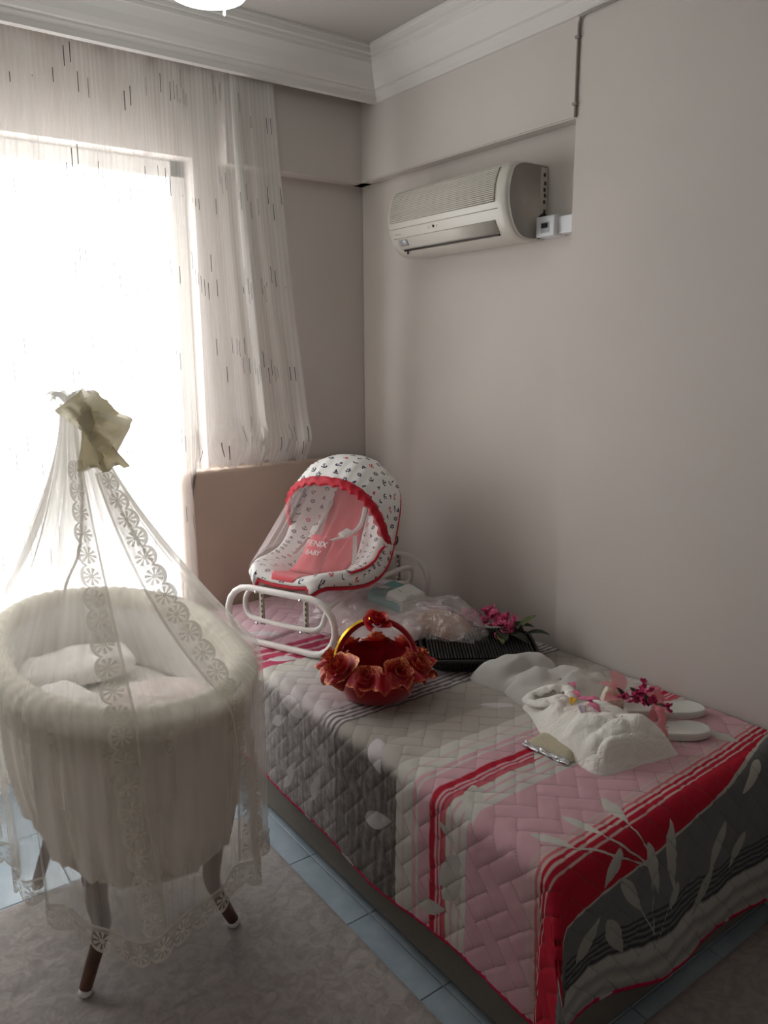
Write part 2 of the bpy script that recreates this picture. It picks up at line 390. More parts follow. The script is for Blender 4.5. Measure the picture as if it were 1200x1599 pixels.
# field from the red band up to the dark lines
r1 = ramp(t, Vw, bands([(.95, PINK), (1.130, WHT), (1.150, PINK), (1.156, WHT), (1.176, PINK), (1.184, WHT), (1.200, (.55, .12, .15)), (1.215, RED), (1.219, PINK), (1.226, RED), (1.231, PINK), (1.238, RED), (1.258, PINK), (1.300, WHT), (1.308, PINK), (1.322, WHT)]), .95, 1.45)
r2 = ramp(t, Vw, bands([(1.34, WHT), (1.352, PWH), (1.36, WHT), (1.396, (.47, .43, .395)), (1.50, BEI), (1.655, DK), (1.664, LIL), (1.674, DK), (1.683, LIL), (1.694, DK), (1.703, LIL), (1.716, DK), (1.724, LIL), (1.738, (.32, .30, .30)), (1.745, LIL)]), 1.34, 1.80)
r3 = ramp(t, Vw, [(1.76, LIL), (1.90, (.52, .47, .47)), (2.04, (.55, .52, .51))] + bands([(2.06, WHT), (2.12, (.50, .07, .14)), (2.165, (.62, .45, .48)), (2.178, (.50, .06, .13)), (2.215, PWH), (2.228, (.48, .06, .13)), (2.26, (.64, .40, .45)), (2.31, (.64, .44, .49))]), 1.76, 2.80)
c = t.mix(V_ > 1.34, r1, r2); c = t.mix(V_ > 1.77, c, r3)
# thin lines, red band
PW2, RD2 = (.62, .47, .45), (.60, .16, .19)
r4 = ramp(t, V_ - up_, bands([(-.02, RED), (.004, PW2), (.008, RED), (.018, PW2), (.024, RED), (.032, PW2), (.039, RD2), (.046, PW2), (.053, PINK), (.060, PW2), (.067, PINK)], .0012), -.02, .08)
c = t.mix(V_ < up_ + .075, c, r4)
# grey end of the cloth with wavy lines
V2 = V_ + nz*.10 - .022
DG, BL, PL, PD = (.175, .178, .18), (.06, .06, .066), (.46, .455, .42), (.28, .28, .27)
r5 = ramp(t, V2, [(.50, PL), (.525, PD), (.545, PL), (.57, PD), (.59, PL), (.615, PD), (.63, PL), (.652, PL)] + bands([(.660, BL), (.667, DG), (.674, BL), (.681, DG), (.688, BL), (.695, DG), (.702, BL), (.709, DG), (.716, BL), (.722, DG)])[0:], .50, .80)
lo_ = (X_-1.05)*.185 + .772
r5 = t.mix(V_ > lo_ - .007, r5, (.50, .47, .42))
c = t.mix(V_ < lo_, c, r5)
# streaked, mottled print on the part that hangs at the side
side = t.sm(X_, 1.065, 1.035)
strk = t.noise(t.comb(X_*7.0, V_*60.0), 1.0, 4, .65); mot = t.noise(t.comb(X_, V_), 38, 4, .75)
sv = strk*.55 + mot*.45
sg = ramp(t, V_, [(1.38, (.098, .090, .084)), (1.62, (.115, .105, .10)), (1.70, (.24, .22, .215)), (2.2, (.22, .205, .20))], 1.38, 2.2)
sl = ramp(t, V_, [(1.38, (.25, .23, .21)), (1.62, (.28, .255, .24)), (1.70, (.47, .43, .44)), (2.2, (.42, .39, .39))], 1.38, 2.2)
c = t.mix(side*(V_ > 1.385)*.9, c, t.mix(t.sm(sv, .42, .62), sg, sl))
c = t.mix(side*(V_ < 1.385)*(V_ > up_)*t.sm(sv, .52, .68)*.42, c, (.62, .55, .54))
at = t.n('ShaderNodeAttribute'); at.attribute_name = 'leaf_distance'; lf = S(t, at.outputs['Fac']) > 0.0
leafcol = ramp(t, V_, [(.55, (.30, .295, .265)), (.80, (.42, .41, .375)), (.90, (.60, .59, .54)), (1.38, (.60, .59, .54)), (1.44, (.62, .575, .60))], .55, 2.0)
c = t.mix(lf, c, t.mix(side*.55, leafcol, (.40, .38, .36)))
at2 = t.n('ShaderNodeAttribute'); at2.attribute_name = 'stitch_distance'
c = t.mix(t.sm(S(t, at2.outputs['Fac']), .0035, .0005)*.40, c, (.10, .085, .085))  # darker stitch thread, with the shade of the grooves painted into the colour
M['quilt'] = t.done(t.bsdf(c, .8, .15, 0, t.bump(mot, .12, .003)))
t = T('red_binding_tape'); u, v, _ = t.sep(t.uv()); n_ = t.noise(t.obj(), 9, 2)
M['binding'] = t.done(t.bsdf(t.mix(n_ > .64, (.50, .012, .06), (.45, .40, .40)), .7, .2))

# ------------------------------------------------------------------ room shell
XW, XB, YW, YB = 2.02, 1.965, 2.90, 2.82      # recessed right wall, beam/column face, window wall, beam face
XL, YF, ZC = -1.70, -1.60, 2.62
ZB = 2.18
def struct(o): o['kind'] = 'structure'; return o
fl = struct(box('floor', (XL-.2, YF-.2, -.12), (XW+.25, YW+.25, -.004), M['grout']))
ts = .31; tile_me = None
y = 1.221 - ts*10
nx = int((XW-XL)/ts)+2
for i in range(nx):
    for j in range(16):
        x0 = 1.065 - ts*9 + i*ts; y0 = y + j*ts
        x1, y1 = x0+ts, y0+ts
        if x1 < XL or x0 > XW or y1 < YF or y0 > YW+.1: continue
        if tile_me is None:
            o = box('tile', (-ts/2+.0012, -ts/2+.0012, -.006), (ts/2-.0012, ts/2-.0012, 0), M['tile'], fl, .0012, 1); tile_me = o.data
        else: o = link('tile', tile_me, fl)
        o.location = ((x0+x1)/2, (y0+y1)/2, 0)
struct(box('ceiling', (XL-.2, YF-.2, ZC), (XW+.25, YW+.25, ZC+.1), M['ceil']))
struct(box('wall_left', (XL-.15, YF, 0), (XL, YW+.2, ZC), M['wall']))
struct(box('wall_front', (XL-.15, YF-.15, 0), (XW+.2, YF, ZC), M['wall']))
# window wall with an opening
WX0, WX1, WZ0, WZ1 = -.54, 1.26, .42, 2.20
def multibox(name, boxes, mat, parent=None, bev=0.0):
    bm = bmesh.new()
    for lo, hi in boxes:
        r = bmesh.ops.create_cube(bm, size=1.0); lo = np.array(lo, float); hi = np.array(hi, float)
        for v in r['verts']: v.co = Vector((lo+hi)/2 + np.array(v.co)*(hi-lo))
    if bev: bmesh.ops.bevel(bm, geom=list(bm.edges), offset=bev, segments=2, affect='EDGES')
    me = bpy.data.meshes.new(name); bm.to_mesh(me); bm.free(); me.materials.append(mat); return link(name, me, parent)
struct(multibox('wall_back', [((XL, YW, 0), (WX0, YW+.2, ZC)), ((WX1, YW, 0), (XW+.2, YW+.2, ZC)), ((WX0, YW, 0), (WX1, YW+.2, WZ0)), ((WX0, YW, WZ1), (WX1, YW+.2, ZC)),
    ((WX1+.10, YB, ZB), (XW, YW, ZC))], M['wall']))
YS = 1.692  # where the column starts
struct(multibox('wall_right', [((XW, YS, 0), (XW+.2, YW, ZC)), ((XB, YS, ZB), (XW, YW, ZC)), ((XB-.008, YF, 0), (XW+.2, YS, ZC))], M['wall'], None, .004))
# window : frame, sashes, panes
wn = empty('window_1', (0, 0, 0)); wn['kind'] = 'structure'
f = .06
multibox('window_frame', [((WX0, 2.98, WZ0), (WX0+f, 3.05, WZ1)), ((WX1-f, 2.98, WZ0), (WX1, 3.05, WZ1)), ((WX0, 2.98, WZ1-f), (WX1, 3.05, WZ1)), ((WX0, 2.98, WZ0), (WX1, 3.05, WZ0+f))], M['white_pvc'], wn, .004)
mx_ = (WX0+WX1)/2
box('mullion', (mx_-.05, 2.985, WZ0), (mx_+.05, 3.045, WZ1), M['white_pvc'], wn, .004)
for a, b in ((WX0+f, mx_-.05), (mx_+.05, WX1-f)):
    box('pane', (a, 3.01, WZ0+f), (b, 3.016, WZ1-f), M['glass'], wn)
struct(box('window_sill', (WX0, 2.90, WZ0-.02), (WX1, 3.1, WZ0+.004), M['white_pvc'], None, .004)).name = 'trim_3'
# cornice profile (d = out from wall, z from bottom)
PR = [(0, 0), (.012, 0), (.014, .018), (.022, .026), (.026, .030), (.026, .036), (.036, .040), (.048, .056), (.062, .080), (.080, .104), (.084, .108), (.084, .118), (.092, .122), (.092, .132), (.104, .136), (.104, .152), (.112, .156), (.112, .172), (0, .172)]
Z0 = 2.455
def cornice(name, pts_fn):
    A = np.array([pts_fn(d, z) for d, z in PR])      # (np, 2 ends, 3)
    return struct(mesh(name, *gridVF(A, True, False), M['corn'], None, False))
YP = 2.712   # pelmet face above the curtain
cornice('trim_1', lambda d, z: [(XL, YP-d, Z0+z), (XB-d, YP-d, Z0+z)])
cornice('trim_2', lambda d, z: [(XB-d, YP-d, Z0+z), (XB-d, YF, Z0+z)])
struct(box('trim_4', (XL, YP, Z0), (XB, YP+.015, ZC), M['corn']))
# ------------------------------------------------------------------ rug
nxr, nyr = 170, 260; gx = np.linspace(-1.25, .992, nxr); gy = np.linspace(-1.3, 2.145, nyr)
GX, GY = np.meshgrid(gx, gy, indexing='ij')
wx = GX + .06*fbm(GX*6, GY*6, 5); wy = GY + .06*fbm(GX*6+9, GY*6, 8)
rid = 1-np.abs(fbm(wx*19, wy*19, 3, 2))*2.6
h = .012 + .0035*np.clip(rid, -1, 1) + .0015*fbm(GX*70, GY*70, 11, 2)
edge = np.minimum.reduce([GX-gx[0], gx[-1]-GX, GY-gy[0], gy[-1]-GY]); h = h*np.clip(edge/.018, 0, 1)**.5
rug = mesh('rug', *gridVF(np.stack([GX, GY, h+.0005], -1)), M['rug'])
tag(rug, 'beige grey carved pile rug on the floor under the crib', 'rug')
gx = np.linspace(1.17, 1.94, 70); gy = np.linspace(-.9, .868, 120); GX, GY = np.meshgrid(gx, gy, indexing='ij')
h = .010 + .0022*fbm(GX*45, GY*45, 15, 2); edge = np.minimum.reduce([GX-gx[0], gx[-1]-GX, GY-gy[0], gy[-1]-GY]); h = h*np.clip(edge/.014, 0, 1)**.5
rug2 = mesh('rug', *gridVF(np.stack([GX, GY, h+.0005], -1)), M['rug'])
tag(rug2, 'small grey rug on the tiles past the foot of the bed', 'rug')

# ------------------------------------------------------------------ curtain
def curtain():
    # plan path : s -> x (with one doubled-over pleat near the right edge)
    key = [(0, -1.45), (2.05, 1.08), (2.16, 1.17), (2.36, 1.345), (2.42, 1.385), (2.475, 1.36), (2.52, 1.345), (2.57, 1.38), (2.70, 1.52)]
    ks = np.array([k[0] for k in key]); kx = np.array([k[1] for k in key])
    s = np.concatenate([np.linspace(0, 2.03, 220), np.linspace(2.04, 2.70, 110)]); x = np.interp(s, ks, kx)
    x = np.convolve(np.pad(x, 3, mode='reflect', reflect_type='odd'), np.ones(7)/7, 'valid')
    q = np.linspace(0, 1, 90); A = np.zeros((len(s), len(q), 3)); UV = np.zeros((len(s), len(q), 2))
    lay = -.030*np.exp(-((s-2.47)/.05)**2) - .022*sstep(s, 2.47, 2.56)
    for i, (si, xi) in enumerate(zip(s, x)):
        r = float(sstep(si, 2.095, 2.15)); zb = .03*(1-r) + (1.058 + .012*math.sin(si*60) + .010*math.sin(si*131))*r
        z = 2.58 + (zb-2.58)*q; d = 2.58 - z
        g = np.clip((si-2.1)/.6, 0, 1)
        xx = xi + g*.135*np.clip(d/1.5, 0, 1)**1.5*(si > 2.05) + .05*float(sstep(si, 2.0, 2.16))*(1-g)*0
        amp = .016 + .006*np.clip(d, 0, 2)
        yy = 2.775 + amp*math.sin(si*2*PI/.155 + .8*math.sin(si*3))*(1-.5*r) + .010*np.sin(si*47+2*z) + lay[i]
        if r > 0:
            k = np.clip((1.20 - z)/.14, 0, 1); bul = np.exp(-((z-1.15)/.055)**2)
            yy = yy - r*bul*(.028 + .02*math.sin(si*33)) + r*k**2*(2.815-yy)*.9
            xx = xx + r*bul*.02*math.sin(si*41+1) - r*bul*.03*(1-g)
            z = z + r*bul*.012*math.sin(si*70)
        A[i, :, 0] = xx; A[i, :, 1] = yy; A[i, :, 2] = z; UV[i, :, 0] = si; UV[i, :, 1] = z
    return mesh('sheer_curtain', *gridVF(A), M['curtain'], uv=UV.reshape(-1, 2))
tag(curtain(), 'off-white sheer curtain with dark dashed threads hanging before the bright window', 'curtain')

# ------------------------------------------------------------------ ceiling lamp
lp = empty('ceiling_lamp', (.905, 1.945, 2.335))
tag(lp, 'lit round glass ceiling lamp below the plaster cornice', 'lamp')
V, F = lathe([(0.0, .0), (.06, .003), (.092, .012), (.104, .03), (.106, .16), (.09, .20), (.03, .21), (.0, .21)], 40); mesh('glass_shade', V, F, M['lamp'], lp)
V, F = lathe([(0, .21), (.014, .21), (.014, .26), (.05, .262), (.055, .284), (0, .284)], 24); mesh('ceiling_mount', V, F, M['chrome'], lp)
for a in np.linspace(4.9, 2*PI+4.9, 3, endpoint=False):
    V, F = lathe([(0, -.010), (.004, -.006), (.003, .006), (0, .012)], 6); o = mesh('crystal_drop', V, F, M['lamp'], lp); o.location = (.098*math.cos(a), .098*math.sin(a), .010)

# ------------------------------------------------------------------ bed : base, mattress, headboard
bed = empty('single_bed', (1.51, 1.85, 0)); tag(bed, 'single bed with tan headboard and dark fabric storage base', 'bed')
def child(o, p):
    o.parent = p; o.matrix_parent_inverse = Matrix.Translation(p.location).inverted(); return o
child(box('base', (1.069, .900, .022), (1.95, 2.79, .30), M['bedbase'], None, .012, 3, True), bed)
for x in (1.16, 1.86):
    for y in (1.0, 2.68):
        V, F = lathe([(0, 0), (.03, 0), (.028, .035), (0, .035)], 14); o = mesh('foot', V, F, M['black']); o.location = (x, y, 0); child(o, bed)
child(box('mattress', (1.082, .912, .30), (1.945, 2.78, .486), M['mattress'], None, .03, 4, True), bed)
def headboard():
    # rounded-top panel, padded
    x0, x1, z0, z1, r = 1.105, 1.955, .05, 1.052, .045
    pts = [(x0, z0)] + [(x0+r-r*math.cos(a), z1-r+r*math.sin(a)) for a in np.linspace(0, PI/2, 8)] + [(x1-r+r*math.sin(a), z1-r+r*math.cos(a)) for a in np.linspace(0, PI/2, 8)] + [(x1, z0)]
    cx, cz = (x0+x1)/2, (z0+z1)/2; rings = []
    for yy, ins in ((2.868, 0), (2.806, 0), (2.798, .004), (2.794, .014), (2.793, .03)):
        rings.append([(cx+(x-cx)*(1-ins/abs(x1-cx)), yy, cz+(z-cz)*(1-ins/abs(z1-cz))) for x, z in pts])
    A = np.array(rings); V, F = gridVF(A, False, True); n = len(pts)
    F += [tuple(range(n)), tuple(4*n+k for k in range(n-1, -1, -1))]
    return mesh('headboard', V, F, M['headboard'])
child(headboard(), bed)

# ------------------------------------------------------------------ coverlet
def coverlet():
    XE, YE, ZT, rr = 1.085, .915, .5, .03
    Xs = np.concatenate([np.linspace(1.948, 1.10, 165), np.linspace(1.095, .718, 84)]); Vs = np.concatenate([np.linspace(2.74, .93, 350), np.linspace(.925, .525, 84)])
    GX, GV = np.meshgrid(Xs, Vs, indexing='ij')
    # hem is not quite straight
    du = np.maximum(XE-GX, 0); dv = np.maximum(YE-GV, 0)
    dv = np.where(dv > 0, dv*(1 + .06*np.sin(GX*9.0+1)*sstep(GX, 1.0, 1.2) + .28*(GX-1.28)*sstep(GX, 1.2, 1.4)), 0)
    du = du*(1 + .05*np.sin(GV*5+.4)*sstep(GV, .9, 1.2))
    r = np.hypot(du, dv); th = np.arctan2(dv, du+1e-12)
    th = np.where(r == 0, 0, th)
    phi = np.clip(r/rr, 0, PI/2); out = np.where(r < rr*PI/2, rr*np.sin(phi), rr); down = np.where(r < rr*PI/2, rr*(1-np.cos(phi)), rr + r - rr*PI/2)
    both = np.sin(2*th)**2*(du > 0)*(dv > 0)
    sd = np.clip(r-.04, 0, 1)
    # wave in the hanging cloth, flare of the corner fold
    wave = sd*(.045*np.sin(GV*13+1.2)*(dv <= 0) + .06*np.sin(GX*14+.5)*(du <= 0))*.35 + sd*.012
    flare = both*np.clip(r-.03, 0, 1)*.42
    nfold = both*np.sin(th*4)*np.clip(r-.06, 0, 1)*.12
    dirx, diry = -np.cos(th), -np.sin(th)
    PX = np.minimum(GX, 9); PX = np.where(du > 0, XE, GX) + np.where(r > 0, dirx*(out+wave), 0) - flare*.55 + nfold*.5
    PY = np.where(dv > 0, YE, GV) + np.where(r > 0, diry*(out+wave), 0) - flare*.75 - nfold*.5
    PZ = ZT - down*(1-.10*both)
    low = .014; ex = np.maximum(low-PZ, 0); PZ = np.maximum(PZ, low + .004*np.sin(GX*40)); PX -= ex*.5*both; PY -= ex*.4*both
    # gentle unevenness, folded step near the pillow end
    top = (r == 0)
    PZ = PZ + .006*fbm(GX*4, GV*4, 2)*top + .010*sstep(GV - .28*(GX-1.2), 2.315, 2.33)*(r < .01)
    PZ = PZ - .04*sstep(GX, 1.925, 1.948)*0
    P = np.stack([PX, PY, PZ], -1)
    tu = np.gradient(P, axis=0); tv = np.gradient(P, axis=1); N = np.cross(tv, tu); N /= np.linalg.norm(N, axis=-1)[..., None] + 1e-12
    if N[40, 150, 2] < 0: N = -N
    # herringbone quilting, turned 45 degrees to the bed
    wq = .047; a = PI/4; hx = (GX*math.cos(a)+GV*math.sin(a))/wq + 50; hy = (-GX*math.sin(a)+GV*math.cos(a))/wq + 50
    i = np.floor(hx); j = np.floor(hy); fx, fy = hx-i, hy-j; k = np.mod(i-j, 4); BIG = 9
    dl = np.where(k == 1, BIG, fx); dr = np.where(k == 0, BIG, 1-fx); db = np.where(k == 2, BIG, fy); dt = np.where(k == 3, BIG, 1-fy)
    dist = np.minimum(np.minimum(dl, dr), np.minimum(db, dt))*wq
    disp = -.0018*np.exp(-(dist/.0042)**2) + .0005*np.clip(dist/.02, 0, 1)
    crump = .003*fbm(GX*17, GV*17, 21, 3)
    P = P + N*(disp+crump)[..., None]
    V, F = gridVF(P); F = [f[::-1] for f in F]
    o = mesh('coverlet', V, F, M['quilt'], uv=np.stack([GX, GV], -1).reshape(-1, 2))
    for nm, arr in (('leaf_distance', leaf_distance(GX, GV)), ('stitch_distance', dist)):
        o.data.attributes.new(nm, 'FLOAT', 'POINT').data.foreach_set('value', arr.astype(np.float32).ravel())
    solid(o, .008, -1)
    hem = np.concatenate([P[-1, :, :], P[::-1, -1, :][1:]]); hem = hem[::2]
    b = tube('red_hem_binding', hem, .0100, M['binding'], None, 6); b.parent = o
    return o
cov = tag(coverlet(), 'quilted bedspread in pink, red and grey printed with white leaves', 'bedspread')

# ------------------------------------------------------------------ air conditioner
def aircon():
    root = empty('air_conditioner', (XW, 2.165, 1.84)); tag(root, 'cream split air conditioner mounted high on the right wall', 'air conditioner')
    # profile in (out, up), root-local : out from wall along -x
    prof = catmull([(0, .012), (.07, .004), (.125, .012), (.160, .045), (.182, .095), (.188, .14), (.180, .19), (.160, .228), (.12, .244), (.05, .246), (0, .246)], 5)
    L = .315; c = np.array([.06, .125]); A = []
    ys = [(-L, .86), (-L+.004, .92), (-L+.012, .965), (-L+.026, .99), (-L+.045, 1.0)]
    ys = ys + [(y, 1.0) for y in np.linspace(-L+.08, L-.08, 8)] + [(-y, s) for y, s in ys[::-1]]
    for y, s in ys:
        q = prof.copy(); q[:, 0] = np.maximum(0, c[0]+(prof[:, 0]-c[0])*s); q[:, 0] = np.where(prof[:, 0] <= .0001, 0, q[:, 0]); q[:, 1] = c[1]+(prof[:, 1]-c[1])*(.5+.5*s)
        A.append([(-a, y, b) for a, b in q])
    V, F = gridVF(np.array(A), False, True); n = len(prof); F += [tuple(range(n-1, -1, -1)), tuple((len(ys)-1)*n+k for k in range(n))]
    mesh('body', V, F, M['ac'], root)
    pz = prof[np.argsort(prof[:, 1])]
    fr = prof[(prof[:, 0] > .1)]; fr = fr[np.argsort(fr[:, 1])]
    def front(z): return float(np.interp(z, fr[:, 1], fr[:, 0]))
    def strip(name, z0, z1, y0, y1, off, mat, par=root, n=8):
        zz = np.linspace(z0, z1, n); A = []
        for y in np.linspace(y0, y1, 3): A.append([(-(front(z)+off), y, z) for z in zz])
        o = mesh(name, *gridVF(np.array(A)), mat, par); return solid(o, .002, 0)
    gb = strip('grille', .120, .226, -.268, .285, .0006, M['ac_grey'])
    for k in range(17):
        z = .124 + k*.0061
        o = box('slat', (-.004, -.2765, -.0019), (.002, .2765, .0019), M['ac'], None, .0012, 1) if k == 0 else link('slat', slat, None)
        slat = o.data; o.parent = gb; o.location = (-(front(z)+.0012), .0085, z)
    strip('seam', .0985, .1003, -.275, .30, .0008, M['ac_grey'], n=2)
    fp = strip('flap', .030, .066, -.255, .262, .0022, M['ac'])
    strip('flap_edge', .066, .0676, -.255, .28, .001, M['ac_grey'], fp, 2)
    o = tube('air_outlet_slot', [(-(front(.026)+.0010), -.250, .026), (-(front(.026)+.0010), .250, .026)], .0042, M['ac_dark'], root, 6)
    box('louvre_tab', (-front(.022)-.005, .232, .012), (-front(.022), .238, .024), M['ac_dark'], root)
    V, F = lathe([(0, 0), (.0052, 0), (.0045, .002), (0, .002)], 14)
    o = mesh('receiver_eye', V, F, M['black'], root); o.location = (-front(.086), .045, .086); o.rotation_euler = (0, -PI/2, 0)
    o = mesh('indicator', V*.4, F, M['black'], root); o.location = (-front(.086), .026, .086); o.rotation_euler = (0, -PI/2, 0)
    for k in range(4):
        o = mesh('indicator', V*.3, F, M['ac_mark'], root); o.location = (-front(.088), .066+.008*(k % 2), .082+.007*(k//2)); o.rotation_euler = (0, -PI/2, 0)
    strip('silver_sticker', .040, .060, .205, .248, .0044, M['sticker'], fp, 4)
    # small grey maker's mark : too blurred in the picture to read, kept as small strokes
    parts = []
    for k in range(7):
        y = .268 - k*.0052; z0 = .0790; h = .0055 if k % 3 else .0075; x = -(front(z0)+.0012)
        parts.append(np.array([(x, y, z0), (x, y-.0030, z0), (x, y-.0030, z0+h), (x, y, z0+h)]))
    V, F = join([(p, [(0, 1, 2, 3)]) for p in parts]); mesh('brand_mark', V, F, M['ac_mark'], root, False)
    # side vents on the right end, near the wall
    back = box('side_band', (-.034, -L-.003, .02), (-.002, -L+.02, .232), M['ac'], root, .002)
    for k, z in enumerate((.21, .185, .165, .148, .128, .100)):
        box('vent_slot', (-.022+.003*(k % 2), -L-.0042, z-.006-(.010 if k == 5 else 0)), (-.013+.003*(k % 2), -L-.0028, z+.005), M['ac_dark'], back)
    return root
aircon()
bb = empty('breaker_box', (XW, 1.775, 1.885)); tag(bb, 'small white breaker box with black switch beside the air conditioner', 'switch box')
box('trunking', (-.040, -.078, -.026), (-.001, .075, .026), M['box_white'], bb, .003)
o = box('housing', (-.058, -.012, -.031), (-.001, .066, .031), M['box_white'], bb, .006, 3)
box('window_recess', (-.0592, .008, -.020), (-.057, .044, .012), M['sticker'], o)
box('switch', (-.064, .016, -.006), (-.058, .038, .008), M['black'], o, .001)
tube('black_gasket', [(-.028, .070, -.03), (-.036, .074, 0), (-.028, .072, .034), (-.015, .070, .04)], .011, M['black'], bb, 8)
pth = [(XB-.013, YS-.004, ZB-.002), (XB-.013, YS-.004, 2.30), (XB-.013, YS-.005, 2.40), (XB-.016, YS-.012, 2.440), (XB-.019, YS-.04, 2.447), (XB-.019, 1.4, 2.448), (XB-.019, .9, 2.448)]
cb = tube('wall_cable', catmull(pth, 6), .0042, M['cable']); tag(cb, 'thin grey cable running up the wall corner and along the cornice', 'cable')
for z in (2.215, 2.395):
    o = box('clip', (XB-.020, YS-.011, z-.004), (XB-.006, YS+.004, z+.004), M['cable'], cb, .001)

# ------------------------------------------------------------------ crib with net canopy
CX, CY = .55, 1.93
def sup(a, b, n, th): 
    c, s = np.cos(th), np.sin(th); return np.stack([CX + a*np.sign(c)*np.abs(c)**(2/n), CY + b*np.sign(s)*np.abs(s)**(2/n)], -1)
crib = empty('baby_crib', (CX, CY, .012)); tag(crib, 'oval cream padded baby crib on dark wooden legs beside the bed', 'crib')
def cribmesh(name, V, F, mat, uv=None, parent=crib): 
    o = mesh(name, V, F, mat, None, uv=uv); o.parent = parent
    base = Vector((CX, CY, .012)); 
    o.matrix_parent_inverse = Matrix.Translation(base).inverted(); return o
TH = np.linspace(0, 2*PI, 220, endpoint=False)
def crib_build():
    zs = np.linspace(0, 1, 26); A = []
    for z in zs:
        sh = 1 - .14*z**1.5; fold = .010*np.sin(TH*17+2*np.sin(TH*3))*(.3+z) + .006*np.sin(TH*41+z*4)
        bul = .012*math.sin(PI*z)
        p = sup(.255*sh+bul, .455*sh+bul, 2.3, TH); d = p-[CX, CY]; d /= np.linalg.norm(d, axis=1)[:, None]; p = p + d*fold[:, None]
        A.append(np.column_stack([p, np.full(len(TH), .74 - .40*z + 0*TH)]))
    A = np.array(A); 
    cribmesh('outer_skirt', *gridVF(A, False, True), M['cream_side'])
    p = sup(.22, .40, 2.3, TH); bot = np.column_stack([p, np.full(len(TH), .345)])
    cribmesh('bottom_panel', bot, [tuple(range(len(TH)))], M['cream_side'])
    # inner lining
    A = []
    for z, s in ((.775, .96), (.70, .92), (.58, .90), (.50, .88)):
        A.append(np.column_stack([sup(.25*s, .455*s, 2.3, TH), np.full(len(TH), z)]))
    V, F = gridVF(np.array(A), False, True); cribmesh('inner_lining', V, [f[::-1] for f in F], M['bedding'])
    # padded rim
    p = sup(.262, .468, 2.3, TH); path = np.column_stack([p, .762 + .004*np.sin(TH*5)])
    rad = .036*(1 + .05*np.sin(TH*60) + .06*np.sin(TH*7+1) + .03*np.sin(TH*131))
    V, F = tubeVF(path, rad, 14, True); cribmesh('padded_rim', V, F, M['cream'])
    # gathered lace band hanging under the rim
    A = []; UV = []
    for k, z in enumerate((.742, .725, .706, .69)):
        p = sup(.278+.004*k, .484+.004*k, 2.3, TH); d = p-[CX, CY]; d /= np.linalg.norm(d, axis=1)[:, None]
        p = p + d*(.003*np.sin(TH*70))[:, None]; A.append(np.column_stack([p, np.full(len(TH), z)])); UV.append(np.column_stack([TH*.42, np.full(len(TH), k/3)]))
    cribmesh('rim_lace', *gridVF(np.array(A), False, True), M['lace'], uv=np.concatenate(UV))
    # mattress and quilt inside
    q = np.linspace(0, 1, 26); A = []
    for k in q:
        p = sup(.215*k+1e-4, .40*k+1e-4, 2.3, TH); h = .575 + .03*(1-k**4) + .03*fbm(p[:, 0]*8, p[:, 1]*8, 4)*(1-k**6)
        A.append(np.column_stack([p, h]))
    cribmesh('mattress', *gridVF(np.array(A), False, True), M['bedding'])
    def pad(name, cx, cy, a, b, z, h, mat, rz, seed):
        n, m = 40, 16; A = []
        for i in range(m+1):
            v = -PI/2 + PI*i/m
            row = []
            for j in range(n):
                u = 2*PI*j/n; ex = lambda c, e: math.copysign(abs(c)**e, c)
                x = a*ex(math.cos(v), .5)*ex(math.cos(u), .55); y_ = b*ex(math.cos(v), .5)*ex(math.sin(u), .55); zz = h*math.sin(v)
                row.append((x, y_, zz))
            A.append(row)
        A = np.array(A); A[..., 2] += (A[..., 2] > 0)*.02*fbm(A[..., 0]*14, A[..., 1]*14, seed)
        c, s = math.cos(rz), math.sin(rz); X = A[..., 0]*c - A[..., 1]*s + cx; Y = A[..., 0]*s + A[..., 1]*c + cy
        V, F = gridVF(np.stack([X, Y, A[..., 2]+z], -1), False, True); cribmesh(name, V, F, mat)
    pad('quilt', .60, 1.74, .16, .17, .645, .035, M['pinkbed'], .15, 31)
    pad('pillow', .52, 2.16, .15, .11, .645, .032, M['bedding'], -.1, 37)
    pad('side_bumper', .42, 1.82, .07, .18, .66, .04, M['bedding'], .12, 41)
    # legs and rails
    for sx in (-1, 1):
        for yy in (1.70, 2.17):
            x0 = CX + sx*.10; x1 = CX + sx*.19
            pts = catmull([(x0, yy, .36), (x0+sx*.045, yy, .27), (x0+sx*.040, yy, .17), (x1-sx*.02, yy, .08), (x1, yy-.004, .030)], 6)
            V, F = tubeVF(pts, np.interp(np.linspace(0, 1, len(pts)), [0, .3, .65, 1], [.020, .026, .017, .015]), 10); cribmesh('leg', V, F, M['wood'])
            V, F = lathe([(0, 0), (.013, .001), (.018, .010), (.013, .020), (0, .022)], 14); V = V + np.array([x1, yy-.004, .0125]); cribmesh('caster', V, F, M['card_white'])
    for yy in (1.70, 2.17):
        V, F = tubeVF([(CX-.17, yy, .31), (CX, yy, .285), (CX+.17, yy, .31)], .02, 8); cribmesh('cross_rail', V, F, M['wood'])
    V, F = tubeVF([(CX, 1.70, .285), (CX, 2.17, .285)], .018, 8); cribmesh('long_rail', V, F, M['wood'])
    # canopy pole, rises at the far end and bends over the middle
    pts = catmull([(CX, 2.375, .50), (CX, 2.375, .78), (.54, 2.12, .98), (.52, 1.97, 1.16), (.506, 1.92, 1.28), (.502, 1.905, 1.37)], 8)
    V, F = tubeVF(pts, .0045, 8); cribmesh('canopy_pole', V, F, M['steel_white'])
crib_build()
AX, AY, AZ = .500, 1.900, 1.385
net = empty('net_canopy', (AX, AY, .2)); tag(net, 'cream tulle canopy net with lace edges draped over the crib', 'canopy net')
def netchild(o, p=net): o.parent = p; o.matrix_parent_inverse = Matrix.Translation((AX, AY, .2)).inverted(); return o
